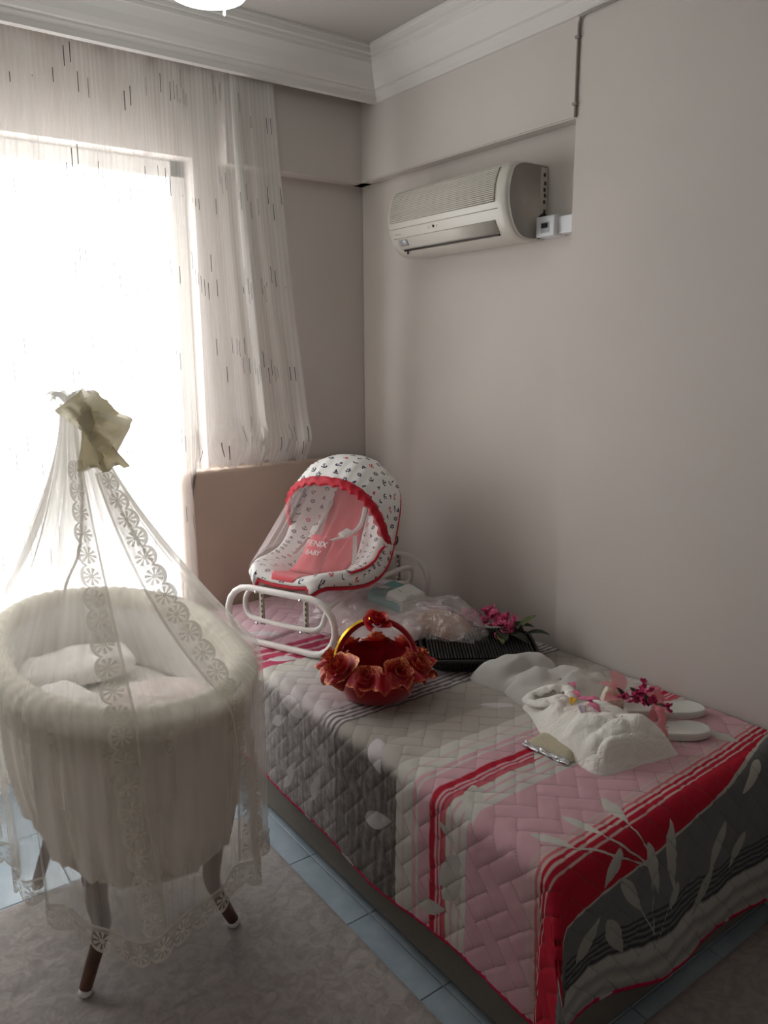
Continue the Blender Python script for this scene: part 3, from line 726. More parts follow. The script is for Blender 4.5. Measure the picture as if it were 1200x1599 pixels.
def net_pos(th, t, off=0.0):
    """th angle (array), t 0..1 (0 apex, .5 rim, 1 hem)"""
    th = np.asarray(th, float); t = np.asarray(t, float); th, t = np.broadcast_arrays(th, t)
    s = np.clip(t/.5, 0, 1); q = np.clip((t-.5)/.5, 0, 1)
    rim = sup(.312, .518, 2.25, th); ap = np.stack([AX + .030*np.cos(th), AY + .030*np.sin(th)], -1)
    g = s**1.5
    ph = 2.0*np.sin(th*2+.6) + 1.2*np.sin(th*3+2)
    fold = (np.sin(th*11+ph) + .6*np.sin(th*19-ph*1.3))*.12*np.sin(PI*np.clip(s, 0, 1)*.9+.10)*(1-q)
    g2 = g*(1 + fold*(1-s*.75))
    p = ap*(1-g2)[..., None] + rim*g2[..., None]
    z = AZ - (AZ-.795)*s - .03*np.sin(PI*s)*(1+np.sin(th*5))*.5
    d = rim - [CX, CY]; d = d/np.linalg.norm(d, axis=-1)[..., None]
    lowfold = (np.sin(th*13+ph) + .7*np.sin(th*23+1.5*ph))*.016*q**.7
    left = np.exp(-((np.mod(th-4.12+PI, 2*PI)-PI)/.30)**2)      # front-left corner of the drape dips
    hem = .325 - .055*left + .018*np.sin(th*5+1)
    z = np.where(q > 0, .795 + (hem-.795)*q, z)
    p = p + d*(lowfold + off - .022*q)[..., None]
    return np.concatenate([p, z[..., None]], -1)
TN = np.linspace(0, 2*PI, 420, endpoint=False); TT = np.concatenate([np.linspace(0, .5, 46), np.linspace(.51, 1, 40)])
A = net_pos(TN[:, None], TT[None, :]); A = np.concatenate([A, A[:1]]); UVn = np.stack(np.broadcast_arrays(np.append(TN, 2*PI)[:, None], TT[None, :]), -1).reshape(-1, 2)
o = netchild(mesh('tulle_net', *gridVF(A), M['net'], uv=UVn))
def lace_strip(name, pth, width, side, off=.006):
    """pth: list of (theta, t)"""
    P = catmull(np.array(pth), 16); n = len(P); c = net_pos(P[:, 0], P[:, 1], off); c2 = net_pos(P[:, 0]+.02, P[:, 1], off)
    tan = np.gradient(c, axis=0); tan /= np.linalg.norm(tan, axis=1)[:, None]; ac = c2-c; ac -= tan*(ac*tan).sum(1)[:, None]; ac /= np.linalg.norm(ac, axis=1)[:, None]
    L = np.concatenate([[0], np.cumsum(np.linalg.norm(np.diff(c, axis=0), axis=1))]); A = []; UV = []
    ks = np.linspace(0, 1, 6)
    ww = width*np.clip(.25 + P[:, 1]*3.2, .35, 1)
    for i in range(n):
        A.append([c[i] + ac[i]*side*k*ww[i] for k in ks]); UV += [(L[i], k) for k in ks]
    return netchild(mesh(name, *gridVF(np.array(A)), M['lace'], uv=UV))
A_TH, B_TH = 4.42, 5.05
lace_strip('lace_edging', [(A_TH+.05, .10), (A_TH+.03, .3), (A_TH, .5), (A_TH+.02, .7), (A_TH+.10, .97)], .058, -1)
lace_strip('lace_edging', [(4.74, .13), (4.76, .28), (4.80, .40), (4.88, .49), (4.98, .57), (5.03, .7), (5.05, .97)], .060, 1)
# scalloped lace hem all round
hb = net_pos(TN, np.full(TN.shape, 1.0), .003); ht = net_pos(TN, np.full(TN.shape, .93), .003)
seg = np.linalg.norm(np.roll(hb, -1, 0)-hb, axis=1); L = np.concatenate([[0], np.cumsum(seg)]); tot = L[-1]; per = .052*round(tot/.052)
A = []; UV = []
for i in list(range(len(TN)))+[0]:
    li = L[i] if len(A) < len(TN) else tot
    A.append([hb[i] + np.array([0, 0, .020 - .066*k]) for k in np.linspace(0, 1, 6)]); UV += [(li*per/tot, k) for k in np.linspace(0, 1, 6)]
netchild(mesh('lace_hem', *gridVF(np.array(A)), M['lace'], uv=UV))
# crown gather and satin bow
A = []
for k, (rr_, dz) in enumerate(((.012, -.02), (.022, .006), (.034, .024), (.046, .022), (.052, .012))):
    th = np.linspace(0, 2*PI, 90, endpoint=False); r_ = rr_*(1+.22*np.sin(th*9)*k/4)
    A.append(np.column_stack([AX+r_*np.cos(th), AY+r_*np.sin(th), AZ+dz+.010*np.sin(th*7+1)*k/4]))
netchild(mesh('gathered_crown', *gridVF(np.array(A), False, True), M['tulle']))
bow = empty('satin_bow', (.518, 1.838, 1.350)); bow.rotation_euler = (0, 0, -.53); bow['label'] = 'cream satin ribbon bow'; netchild(bow)
def bow_loop(name, ang, ln, wd, seed):
    n, m = 36, 9; A = []
    for i in range(n+1):
        a = 2*PI*i/n; x = ln*(.5-.5*math.cos(a)); y = -.34*ln*math.sin(a)*(1-.2*math.cos(a)) - .012
        row = []
        for j in range(m+1):
            k = j/m-.5; ww = wd*(.35+.65*math.sin(a/2)**.8); crum = .026*float(fbm(i*.22, j*.6, seed))
            row.append((x*math.cos(ang) - k*ww*math.sin(ang), y+crum-.02*k, x*math.sin(ang)+k*ww*math.cos(ang)))
        A.append(row)
    return mesh(name, *gridVF(np.array(A)), M['satin'], bow)
bow_loop('bow_loop', 2.25, .062, .075, 3); bow_loop('bow_loop', -.55, .085, .105, 5); bow_loop('bow_loop', .75, .060, .070, 9)
V, F = lathe([(0, -.024), (.016, -.02), (.022, 0), (.016, .02), (0, .024)], 16); V[:, 2] *= 1.1; V += .004*np.sin(V*300)[:, [1, 2, 0]]; mesh('knot', V + np.array([0, -.022, 0]), F, M['satin'], bow)
for ang, ln in ((-1.55, .115), (-1.12, .125)):
    A = []
    for s in np.linspace(0, 1, 14):
        cx, cz = ln*s*math.cos(ang), ln*s*math.sin(ang); ww = .012+.022*s
        cut = .018 if s == 1 else 0
        A.append([(cx-math.sin(ang)*k*ww, -.02+.006*math.sin(s*6+k), cz+math.cos(ang)*k*ww*.4+(cut if abs(k) < .2 else 0)) for k in np.linspace(-1, 1, 5)])
    o = mesh('tail', *gridVF(np.array(A)), M['satin'], bow); solid(o, .0015, 0)

# ------------------------------------------------------------------ baby rocker seat on the bed
RK = empty('baby_rocker', (1.485, 2.345, .509), math.atan2(-.92, .39)); tag(RK, 'nautical print baby rocker seat with red trim and white tube frame', 'baby rocker')
def stadium(hw, z0, z1, y, n=10):
    r = (z1-z0)/2; zc = (z0+z1)/2; hx = hw-r
    return [(hx+r*math.sin(a), y, zc-r*math.cos(a)) for a in np.linspace(0, PI, n)] + [(-hx-r*math.sin(a), y, zc+r*math.cos(a)) for a in np.linspace(0, PI, n)]
for y in (-.32, .32):
    lo = tube('rocker_loop', stadium(.225, .013, .203, y), .0115, M['steel_white'], RK, 12, True)
    for x in (-.085, .100):
        A = [[(x-.010, y-.0135*np.sign(-y)*-1, z), (x+.010, y-.0135*np.sign(-y)*-1, z)] for z in np.linspace(.205, .075, 8)]
        uvs = [(k, j/7) for j in range(8) for k in (0, 1)]
        o = mesh('hanger_strap', *gridVF(np.array(A)), M['strap'], lo, uv=uvs); solid(o, .003, 0)
        for z in (.198, .088):
            V, F = lathe([(0, 0), (.006, 0), (.005, .004), (0, .005)], 10); b = mesh('bolt', V, F, M['chrome'], lo); b.location = (x, y+(-.0155 if y < 0 else .0155), z); b.rotation_euler = (PI/2 if y < 0 else -PI/2, 0, 0)
path = catmull([(-.08, -.305, .088), (.09, -.305, .088), (.155, -.30, .105), (.172, -.27, .17), (.17, -.10, .185), (.17, .10, .185), (.172, .27, .17), (.155, .30, .105), (.09, .305, .088), (-.09, .305, .088), (-.155, .30, .105), (-.172, .27, .17), (-.17, .1, .185), (-.17, -.1, .185), (-.172, -.27, .17), (-.155, -.30, .105)], 6, True)
tube('seat_frame_tube', path, .0095, M['steel_white'], RK, 10, True)
PROF = catmull([(-.300, .252), (-.262, .246), (-.19, .226), (-.11, .212), (-.03, .220), (.035, .262), (.085, .345), (.130, .430), (.175, .510), (.200, .548)], 6)
def seat_surf(ws, off=0.0, s0=0.0, s1=1.0, n=44):
    d = np.concatenate([[0], np.cumsum(np.linalg.norm(np.diff(PROF, axis=0), axis=1))]); Ls = d[-1]
    S_ = np.linspace(s0, s1, n); y = np.interp(S_*Ls, d, PROF[:, 0]); z = np.interp(S_*Ls, d, PROF[:, 1])
    ty = np.gradient(y); tz = np.gradient(z); l = np.hypot(ty, tz); ny, nz = -tz/l, ty/l
    A = []; UV = []
    for i, s in enumerate(S_):
        e = 1 - abs(2*s-1)**7*.42; hw = (.222 - .03*abs(2*s-.9)**2)*e
        up = .085*math.sin(PI*min(max(s, 0), 1))**.8 + .012
        row = []
        for w_ in ws:
            k = abs(w_); b = off + up*min(k, .86)**2.6 - .055*max(0, (k-.86)/.14)**2*(.5+.5*math.sin(PI*s)) - .022*max(0, (.05-s)/.05)**2 + (.012*math.exp(-((k-.62)/.18)**2) - .008*math.exp(-((k-.36)/.05)**2))*float(sstep(s, 0, .14))
            x = hw*math.copysign(min(k, 1)**.92, w_)
            row.append((x, y[i]+ny[i]*b, z[i]+nz[i]*b))
        A.append(row)
        rw = np.array(row); cs = np.concatenate([[0], np.cumsum(np.linalg.norm(np.diff(rw, axis=0), axis=1))]); cs -= cs[-1]/2
        UV += [(c_+.5, s*Ls*1.1) for c_ in cs]
    return np.array(A), UV
A, UV = seat_surf(np.linspace(-1, 1, 41)); o = mesh('padded_seat', *gridVF(A), M['nautical'], RK, uv=UV); o.data.materials.append(M['strap_white']); solid(o, .014, 0).modifiers[0].material_offset_rim = 1
rimp = np.concatenate([A[0], A[1:, -1], A[-1, ::-1][1:], A[::-1, 0][1:-1]]); tube('red_piping', rimp + np.array([0, .004, -.009]), .0065, M['red_fab'], o, 8, True)
A, UV = seat_surf(np.linspace(-.36, .36, 15), .0095, 0.0, .93); cp_ = mesh('coral_centre_panel', *gridVF(A), M['coral'], RK, uv=UV); solid(cp_, .004, 0)
# crotch pad with the printed words
A = []
for s in np.linspace(0, 1, 12):
    y = -.175 + .115*s; z = .236 + .105*s**1.3; hw = .062 - .012*math.sin(s*PI) - .020*s**4
    A.append([(hw*k, y - .012*(1-k*k), z + .008*(1-k*k)) for k in np.linspace(-1, 1, 9)])
pad_ = mesh('crotch_pad', *gridVF(np.array(A)), M['coral'], RK); solid(pad_, .010, 0)
def words(txt, size, x, s, par, mat):
    cu = bpy.data.curves.new('print', 'FONT'); cu.body = txt; cu.size = size; cu.align_x = 'CENTER'; cu.extrude = .0004; cu.offset = .0003
    tmp = bpy.data.objects.new('tmp', cu); COL.objects.link(tmp); dg = bpy.context.evaluated_depsgraph_get(); me = bpy.data.meshes.new_from_object(tmp.evaluated_get(dg))
    bpy.data.objects.remove(tmp); me.materials.clear(); me.materials.append(mat); o = link('printed_word', me, par); y = -.175+.115*s; z = .236+.105*s**1.3
    lift = .001 + .004*(.74-s)/.24; o.location = (x, y-.0185-lift*.8, z+.0135+lift*.6); o.rotation_euler = (math.radians(45), 0, 0); return o
words('FENIX', .033, 0.004, .72, pad_, M['white_print']); words('BABY', .026, .008, .50, pad_, M['white_print'])
# harness straps with white buckles
for sx in (-1, 1):
    p = catmull([(sx*.045, -.072, .338), (sx*.072, .0, .345), (sx*.085, .06, .372), (sx*.075, .11, .435)], 6)
    st = mesh('harness_strap', *gridVF(np.array([[q + np.array([-.009, 0, 0]), q + np.array([.009, 0, 0])] for q in p])), M['strap_white'], RK); solid(st, .003, 0)
    bk_ = box('buckle', (-.016, -.022, -.006), (.016, .022, .006), M['strap_white'], st, .004, 2, True); bk_.location = (sx*.066, -.012, .352); bk_.rotation_euler = (.35, .2*sx, -.25*sx)
    p2 = catmull([(sx*.085, .02, .34), (sx*.115, -.03, .29), (sx*.13, -.06, .262)], 6)
    mesh('waist_strap', *gridVF(np.array([[q + np.array([-.004, -.008, 0]), q + np.array([.004, .008, 0])] for q in p2])), M['strap_white'], st)
# hood : arched ribs turning about a hinge
def hood_pt(f, a, off=0.0):
    """f 0 front .. 1 back ; a 0..PI across"""
    ang = np.interp(f, [0, .25, .5, .75, 1], [2.12, 1.75, 1.40, .98, .50]); rad = np.interp(f, [0, .3, .6, 1], [.225, .262, .265, .235]) + off
    hw = np.interp(f, [0, .5, 1], [.208, .212, .170]) + off
    rr_ = rad*np.sin(a)**.75; ex = abs(math.cos(a))**.8*math.copysign(1, math.cos(a))
    lowy, lowz = .085, .318
    y = lowy + rr_*math.cos(ang); z = lowz + rr_*math.sin(ang) + .03
    return (hw*ex, y - (.045*(1-f))*(1-np.sin(a)) + .06*f*(1-np.sin(a)), z - .03*(1-np.sin(a)))
A = []; UV = []
fs = np.linspace(0, 1, 30); aa = np.linspace(0, PI, 49)
for f_ in fs:
    row = []
    for a in aa:
        p = np.array(hood_pt(f_, a)); p += .004*np.sin(a*30+f_*3)*(f_ < .3) * np.array([0, 0, 1]) + .010*float(fbm(f_*5, a*4, 51))*np.array([0, 1, 1])
        row.append(p); UV.append((a*.2, f_*.36))
    A.append(row)
A = np.array(A); hood = mesh('hood', *gridVF(A), M['nautical'], RK, uv=UV); solid(hood, .006, 0)
# ruffled red edge on the hood's front rim
B = []
for j, a in enumerate(np.linspace(0, PI, 150)):
    p = np.array(hood_pt(0, a)); outw = p - np.array([0, .09, .34]); outw[1] = 0; outw /= np.linalg.norm(outw); wv_ = math.sin(a*34)*.006
    B.append([p + outw*(-.014+wv_*.5) + np.array([0, -.012+wv_, 0]), p + outw*(-.004) + np.array([0, -.012, 0]), p + outw*(.009+wv_*.3) + np.array([0, -.005-wv_, 0]), p + outw*(.014-wv_*.4) + np.array([0, .006+wv_, 0])])
o = mesh('red_ruffle', *gridVF(np.array(B)), M['red_fab'], hood); solid(o, .004, 0)
# insect net from hood rim to seat front, red cord on its side
C = []
sA, _ = seat_surf(np.array([-1.0, 1.0]))
lipA, _ = seat_surf(np.linspace(1, -1, 81), .03, 0, .02, 2); lip = lipA[0]
for j, a in enumerate(np.linspace(0, PI, 81)):
    p = np.array(hood_pt(0, a)); k = j/80
    sd_ = np.array([1, -1])[int(k > .5)]
    kk = (k-.5)*2; q = np.array([-.215*np.sign(kk)*abs(kk)**.55, -.315+.20*abs(kk)**3.0, .262+.02*abs(kk)**3])
    row = []
    for s in np.linspace(0, 1, 16):
        r_ = p*(1-s)+q*s; fold = .006*math.sin(a*26)*math.sin(PI*s) ; r_ = r_ + np.array([fold, -.018*math.sin(PI*s)*0 + fold, -.012*math.sin(PI*s)]); row.append(r_)
    C.append(row)
C = np.array(C); netm = mesh('insect_net', *gridVF(C), M['net_pink'], RK)
SA, _ = seat_surf(np.linspace(-1, 1, 41))
tube('red_cord', catmull([C[0, 0]] + [SA[k, 38] + np.array([.012, -.004, .004]) for k in (22, 17, 12, 7)], 6), .005, M['red_fab'], hood, 8)
# dark hinge discs on the sides
for sx in (-1, 1):
    V, F = lathe([(0, 0), (.02, 0), (.018, .006), (0, .007)], 16); o = mesh('hinge', V, F, M['black'], RK); o.location = (sx*.204, .10, .32); o.rotation_euler = (0, sx*PI/2, 0)

# ------------------------------------------------------------------ red flower basket
BK = empty('flower_basket', (1.262, 1.762, .507), -.585); tag(BK, 'red flower basket with gold edged cloth roses and arched handle', 'basket')
V, F = lathe([(0, 0), (.092, 0), (.104, .006), (.116, .04), (.126, .095), (.130, .110), (.122, .110), (.112, .05), (.098, .018), (0, .016)], 48); mesh('bowl', V, F, M['velvet'], BK)
A = []; UV = []; th = np.linspace(0, 2*PI, 200, endpoint=False)
for k, s in enumerate(np.linspace(0, 1, 8)):
    r_ = .120 + .048*s + .012*s*np.sin(th*15) + .008*s*np.sin(th*23+1); z = .112 - .036*s**1.6 + .012*s*np.sin(th*15+1.3) + .006*s*np.sin(th*31)
    A.append(np.column_stack([r_*np.cos(th), r_*np.sin(th), z])); UV += [(a*.15, s) for a in th]
mesh('ruffle', *gridVF(np.array(A), False, True), M['ruffle'], BK, uv=UV)
def rose_VF(R, seed):
    n, m = 110, 7; A = []; UV = []; rs = np.random.RandomState(seed); ph = rs.rand(6)*6
    for i in range(n+1):
        p = i/n; a = p*2*PI*3.6; r_ = R*(.10+.90*p**.85); row = []
        for j in range(m):
            s = j/(m-1); wv = math.sin(a*2.6+ph[0])*.10 + math.sin(a*5.2+ph[1])*.07
            rad = r_*(.35+.65*s**.8)*(1+wv*s) ; z = R*(.95*(1-.45*p**1.5)*s - .35*p*s*s + .1*wv*s*6*.3)
            row.append((rad*math.cos(a), rad*math.sin(a), z)); UV.append((p, s))
        A.append(row)
    V, F = gridVF(np.array(A)); return V, F, UV
V, F, UV = rose_VF(.046, 1); rose0 = mesh('rose', V, F, M['rose'], BK, uv=UV); rme = rose0.data
angs = [0.15, .85, 1.55, 2.25, 3.0, 3.75, 4.45, 5.15, 5.8]
for k, a in enumerate(angs):
    o = rose0 if k == 0 else link('rose', rme, BK)
    o.location = (.122*math.cos(a), .122*math.sin(a), .088 + .008*(k % 2)); o.rotation_euler = (0, .62 + .1*math.sin(k*3), a); o.scale = (1.05+.12*(k % 3),)*3
HA = np.linspace(0.02, PI-.02, 34); hp = [(.118*math.cos(a), 0, .075 + .150*math.sin(a)**.9) for a in HA]
hd = tube('handle', hp, .0085, M['velvet'], BK, 10)
parts = []
V0, F0 = lathe([(0, -.0012), (.0050, -.0012), (.0050, .0012), (0, .0012)], 8)
for i in range(30):
    a = PI*.56 + (PI*.44-.06)*i/29; c_ = np.array((.1275*math.cos(a), -.001, .075+.1595*math.sin(a)**.9)); tn = np.array((-math.cos(a), 0, -math.sin(a)))
    nrm_ = np.array((math.cos(a), -.75, math.sin(a))); nrm_ /= np.linalg.norm(nrm_); e1 = np.cross(nrm_, [0, 1, 0]); e1 /= np.linalg.norm(e1); e2 = np.cross(nrm_, e1)
    parts.append((V0[:, :1]*e1 + V0[:, 1:2]*e2 + V0[:, 2:]*nrm_ + c_ + np.array((0, -.006, 0)), F0))
V, F = join(parts); o = mesh('gold_sequin_trim', V, F, M['gold'], hd, False); o['kind'] = 'stuff'
V, F, UV = rose_VF(.048, 4); o = mesh('top_rose', V, F, M['rose_plain'], BK, uv=UV); o.location = (0.0, -.004, .215); o.rotation_euler = (.42, 0, .6); o.scale = (1.0, 1.0, .85)

# ------------------------------------------------------------------ plastic package behind the basket
PK = empty('clothes_package', (1.60, 2.09, .512), math.atan2(-.60, .17)+PI/2); tag(PK, 'clear plastic pack of pale baby textiles with teal card behind the basket', 'package')
# local x across, local -y towards the thin end (camera side)
def slab(n, m, fn):
    A = np.array([[fn(u, v) for v in np.linspace(-1, 1, m)] for u in np.linspace(-1, 1, n)]); return A
def closed_slab(name, w_, l, zt, mat, par, x0=0, y0=0, seed=3, crum=.01, e=6, tilt=0.0, z0=.002):
    n, m = 36, 46
    def top(u, v):
        k = max(0, 1-abs(u)**e)*max(0, 1-abs(v)**e); h = zt(u, v)*k**.5
        return (x0+u*w_, y0+v*l, z0+h + crum*k*float(fbm(u*3+5, v*4+5, seed)))
    A = slab(n, m, top); Bm = A.copy(); Bm[..., 2] = z0; Bm = Bm[::-1]
    V1, F1 = gridVF(A); V2, F2 = gridVF(Bm); V, F = join([(V1, [f[::-1] for f in F1]), (V2, [f[::-1] for f in F2])]); return mesh(name, V, F, mat, par)
hz = lambda u, v: .085 + .030*v
tx = closed_slab('folded_textile', .145, .20, lambda u, v: .098+.030*v, M['pinkpack'], PK, 0, .06, 5)
closed_slab('peach_textile', .060, .095, lambda u, v: .066+.02*v, M['peach'], PK, .0, -.17, 8, .012)
cd = closed_slab('teal_card', .085, .082, lambda u, v: .136+.014*v, M['teal'], PK, .055, .055, 2, .001, 14, 0, .006)
closed_slab('white_label', .082, .042, lambda u, v: .137+.014*v, M['card_white'], PK, .055, .015, 2, .001, 14, 0, .0075)
V, F = lathe([(0, 0), (.024, 0), (.022, .0015), (0, .002)], 20); V[:, 0] *= .7; V[:, 1] = V[:, 1]*(1-V[:, 1]*14)
o = mesh('white_bird_mark', V, F, M['card_white'], cd); o.location = (.03, .105, .152); o.rotation_euler = (.1, 0, .3)
def film():
    n, m = 60, 80
    def top(u, v):
        wid = .185*(1-.72*max(0, -v)**1.3); k = max(0, 1-abs(u)**5)*max(0, 1-abs(v)**6)
        h = (.120 + .056*v)*k**.6
        cr = .016*float(fbm(u*5+3, v*6+3, 61)) + .010*abs(float(fbm(u*9, v*11, 63)))
        return (u*wid + .012*float(vnoise(v*5, 2, 4)), v*.335 + .012*float(vnoise(u*4, 5, 6)), .012 + h + cr*(.4+k))
    A = slab(n, m, top); V, F = gridVF(A); o = mesh('plastic_film', V, [f[::-1] for f in F], M['film'], PK); return o
film()
for ch in PK.children_recursive:      # the near end lies up on the tray
    if ch is not None and ch.type == 'MESH' and ch.name[:5] != 'white_bird':
        for v in ch.data.vertices: v.co.z += .052*float(sstep(-v.co.y, .02, .20))*(ch.location.length < 1e-6)

# ------------------------------------------------------------------ black woven basket and pink flower spray
WB = empty('woven_tray', (1.672, 1.765, .507), -.62); tag(WB, 'black woven tray on the bed beneath the pink flowers', 'tray')
def rect_ring(hx, hy, n, r=.05):
    out = []
    for cx, cy, a0 in ((hx-r, hy-r, 0), (-hx+r, hy-r, PI/2), (-hx+r, -hy+r, PI), (hx-r, -hy+r, 1.5*PI)):
        for a in np.linspace(a0, a0+PI/2, 6): out.append((cx+r*math.cos(a), cy+r*math.sin(a)))
    P = np.array(out+[out[0]]); d = np.concatenate([[0], np.cumsum(np.linalg.norm(np.diff(P, axis=0), axis=1))]); s = np.linspace(0, d[-1], n, endpoint=False)
    return np.column_stack([np.interp(s, d, P[:, 0]), np.interp(s, d, P[:, 1])])
nb = 96; lo_r, hi_r = rect_ring(.150, .105, nb), rect_ring(.185, .135, nb)
A = []
for s in np.linspace(0, 1, 5): A.append(np.column_stack([lo_r*(1-s)+hi_r*s, np.full(nb, .004+.042*s)]))
V, F = gridVF(np.array(A), False, True); F.append(tuple(range(nb-1, -1, -1))); o = mesh('body', V, F, M['wicker'], WB); solid(o, .004, 0)
tube('rim', np.column_stack([hi_r, np.full(nb, .048)]), .007, M['wicker'], WB, 8, True)
V0, F0 = tubeVF([(0, 0, 0), (0, 0, 1)], 1, 6); rib = None
for i in range(nb):
    if i % 1: continue
    a_, b_ = np.append(lo_r[i], .006), np.append(hi_r[i], .048); d_ = np.append((hi_r[i]/np.linalg.norm(hi_r[i])), 0)*.003
    tube('rib', [a_+d_, (a_+b_)/2+d_*1.6, b_+d_], .0034, M['wicker'], WB, 5)
# raised ribbed lid leaning inside the tray
ld = empty('woven_tray_lid_pivot', (0, 0, 0)); bpy.data.objects.remove(ld)
parts = []
for k in range(34):
    x = -.165 + .01*k; parts.append(tubeVF([(x, -.118, .050), (x, 0, .056+.002*math.sin(k)), (x, .120, .062)], .0042, 6))
V, F = join(parts); o = mesh('woven_cover', V, F, M['wicker'], WB); o['kind'] = 'stuff'

def floret(R, n=4):
    parts = []
    for k in range(n):
        a = 2*PI*k/n + .3; A = []
        for s in np.linspace(0, 1, 4):
            wd = R*.55*math.sin(PI*(.15+.75*s)); row = []
            for t_ in (-1, 0, 1):
                r_ = R*s; row.append((r_*math.cos(a)-t_*wd*math.sin(a), r_*math.sin(a)+t_*wd*math.cos(a), R*.5*s*s + .12*R*abs(t_)))
            A.append(row)
        parts.append(gridVF(np.array(A)))
    return join(parts)
def leafVF(L, W, bend=.2):
    A = []
    for s in np.linspace(0, 1, 8):
        wd = W*math.sin(PI*min(1, s*.96+.02))**.8*(1.15-.4*s); A.append([(L*s, t_*wd, L*(bend*s*(1-s)*2) + .25*wd*abs(t_)) for t_ in (-1, -.5, 0, .5, 1)])
    return gridVF(np.array(A))
def place(VF, loc, rot, sc_=1.0):
    from mathutils import Euler
    R = np.array(Euler(rot).to_matrix()); return (np.asarray(VF[0])*sc_) @ R.T + np.array(loc), VF[1]
SP = empty('pink_flower_spray', (1.765, 1.84, .590), 0); tag(SP, 'artificial pink flower spray with dark leaves lying on the black tray', 'flowers')
fl0 = floret(.019); rs = np.random.RandomState(3); fme = None
clus = [(0, .075, .0), (.02, .03, .012), (.035, -.015, .012), (.045, -.055, .006), (.02, -.075, -.005)]
for k in range(46):
    c_ = clus[k % 5]; p = np.array(c_) + rs.normal(0, 1, 3)*[.020, .022, .010]
    if fme is None: o = mesh('blossom', *fl0, M['pinkpetal'], SP); fme = o.data; solid(o, .0008, 0)
    else: o = link('blossom', fme, SP); solid(o, .0008, 0)
    o.location = p; o.rotation_euler = (rs.uniform(-1.2, .6), rs.uniform(-1.2, .3), rs.uniform(0, 6)); s_ = rs.uniform(.75, 1.15); o.scale = (s_, s_, s_)
tube('stem', catmull([(-.02, .10, -.022), (.02, 0, -.025), (.04, -.10, -.025), (.03, -.19, -.035)], 6), .003, M['leaf'], SP, 6)
for (x, y, z, rz, ry, L, mt) in ((.04, -.09, -.005, -1.2, -.3, .085, 'leaf'), (.05, -.12, 0, -.5, -.7, .075, 'leaf_light'), (.05, -.14, -.012, -1.0, -.15, .085, 'leaf'), (.0, -.08, -.012, -2.2, .15, .075, 'leaf_light'),
        (.01, -.06, -.01, -2.0, .05, .09, 'leaf'), (.02, -.10, -.01, -1.6, .1, .09, 'leaf'), (.05, -.06, -.01, -.9, -.2, .08, 'leaf'), (-.01, -.03, -.015, -2.5, .2, .07, 'leaf')):
    V, F = place(leafVF(L, L*.24), (x, y, z), (0, ry, rz)); o = mesh('leaf', V, F, M[mt], SP); solid(o, .001, 0)
for k in range(9):
    V, F = lathe([(0, -.006), (.005, 0), (0, .007)], 8); o = mesh('bud', V, F, M['leaf'], SP); p = np.array((-.03+rs.normal()*.012, .125+rs.normal()*.02, .012+rs.normal()*.012)); o.location = p
    tube('bud_stem', [(-.01, .08, -.01), tuple(p)], .0009, M['leaf'], SP, 4)

# ------------------------------------------------------------------ soft heaps : tulle, garment
def heap(name, outline, zfun, mat, parent, cen=None, nr=34, per=6, z0=.505):
    O = catmull(outline, per, True); c_ = O.mean(0) if cen is None else np.array(cen); R = np.linspace(1, 0.02, nr); A = []
    for r_ in R:
        p = c_ + (O-c_)*r_; A.append(np.column_stack([p, zfun(p[:, 0], p[:, 1], r_)]))
    A = np.array(A); bot = A[0].copy(); bot[:, 2] = z0; A = np.concatenate([bot[None], A])
    V, F = gridVF(A, False, True); n = len(O); F.append(tuple(range(n-1, -1, -1))); F.append(tuple((len(A)-1)*n+k for k in range(n)))
    V = V - np.array(parent.location) if parent else V
    return mesh(name, V, F, mat, parent)
TL = empty('folded_tulle', (1.68, 1.50, .507)); tag(TL, 'folded white translucent tulle lying between black tray and white garment', 'fabric')
o1 = [(1.544,1.662),(1.601,1.655),(1.685,1.635),(1.783,1.605),(1.81,1.55),(1.76,1.50),(1.68,1.45),(1.60,1.47),(1.556,1.53)]
heap('back_fold', o1, lambda x, y, r: .507 + .060*(1-r**5) + .014*np.sin((x*.8+y*.6)*50+7*fbm(x*7, y*7, 3))*(1-r**4) + .014*np.abs(fbm(x*10, y*10, 5)), M['tulle'], TL, None, 40, 10)
o2 = [(1.575,1.545),(1.66,1.555),(1.76,1.52),(1.835,1.45),(1.850,1.375),(1.80,1.315),(1.70,1.30),(1.60,1.325),(1.54,1.40),(1.545,1.49)]
heap('front_fold', o2, lambda x, y, r: .508 + .052*(1-r**5) + .009*np.sin((x*.5-y*.9)*55+8*fbm(x*7, y*7, 6))*(1-r**4) + .014*np.abs(fbm(x*9, y*9, 9)), M['tulle'], TL, None, 40, 10)
GM = empty('white_garment', (1.55, 1.20, .507)); tag(GM, 'folded white baby garment with pink ribbon trim on the pink bedspread', 'garment')
dr = [(1.535,1.432),(1.60,1.415),(1.65,1.34),(1.685,1.26),(1.700,1.184),(1.672,1.11),(1.652,1.025),(1.638,1.012),(1.532,1.030),(1.413,1.060),(1.412,1.140),(1.425,1.235),(1.505,1.372)]
def dz(x, y, r):
    along = x*.45 + y*-.89; across = x*.89+y*.45
    gath = np.exp(-((y-1.275-(x-1.55)*.3)/.035)**2)
    return .508 + (.056 - .018*gath)*(1-r**3.5) + (.013*np.abs(np.sin(across*30+6*fbm(x*3, y*3, 3)))**.9 + .010*fbm(x*17, y*17, 13) + .030*np.abs(fbm(x*11+4, y*11, 23)))*(1-r**5)
heap('folded_cloth', dr, dz, M['white_tex'], GM, (1.555, 1.20), 70, 14)
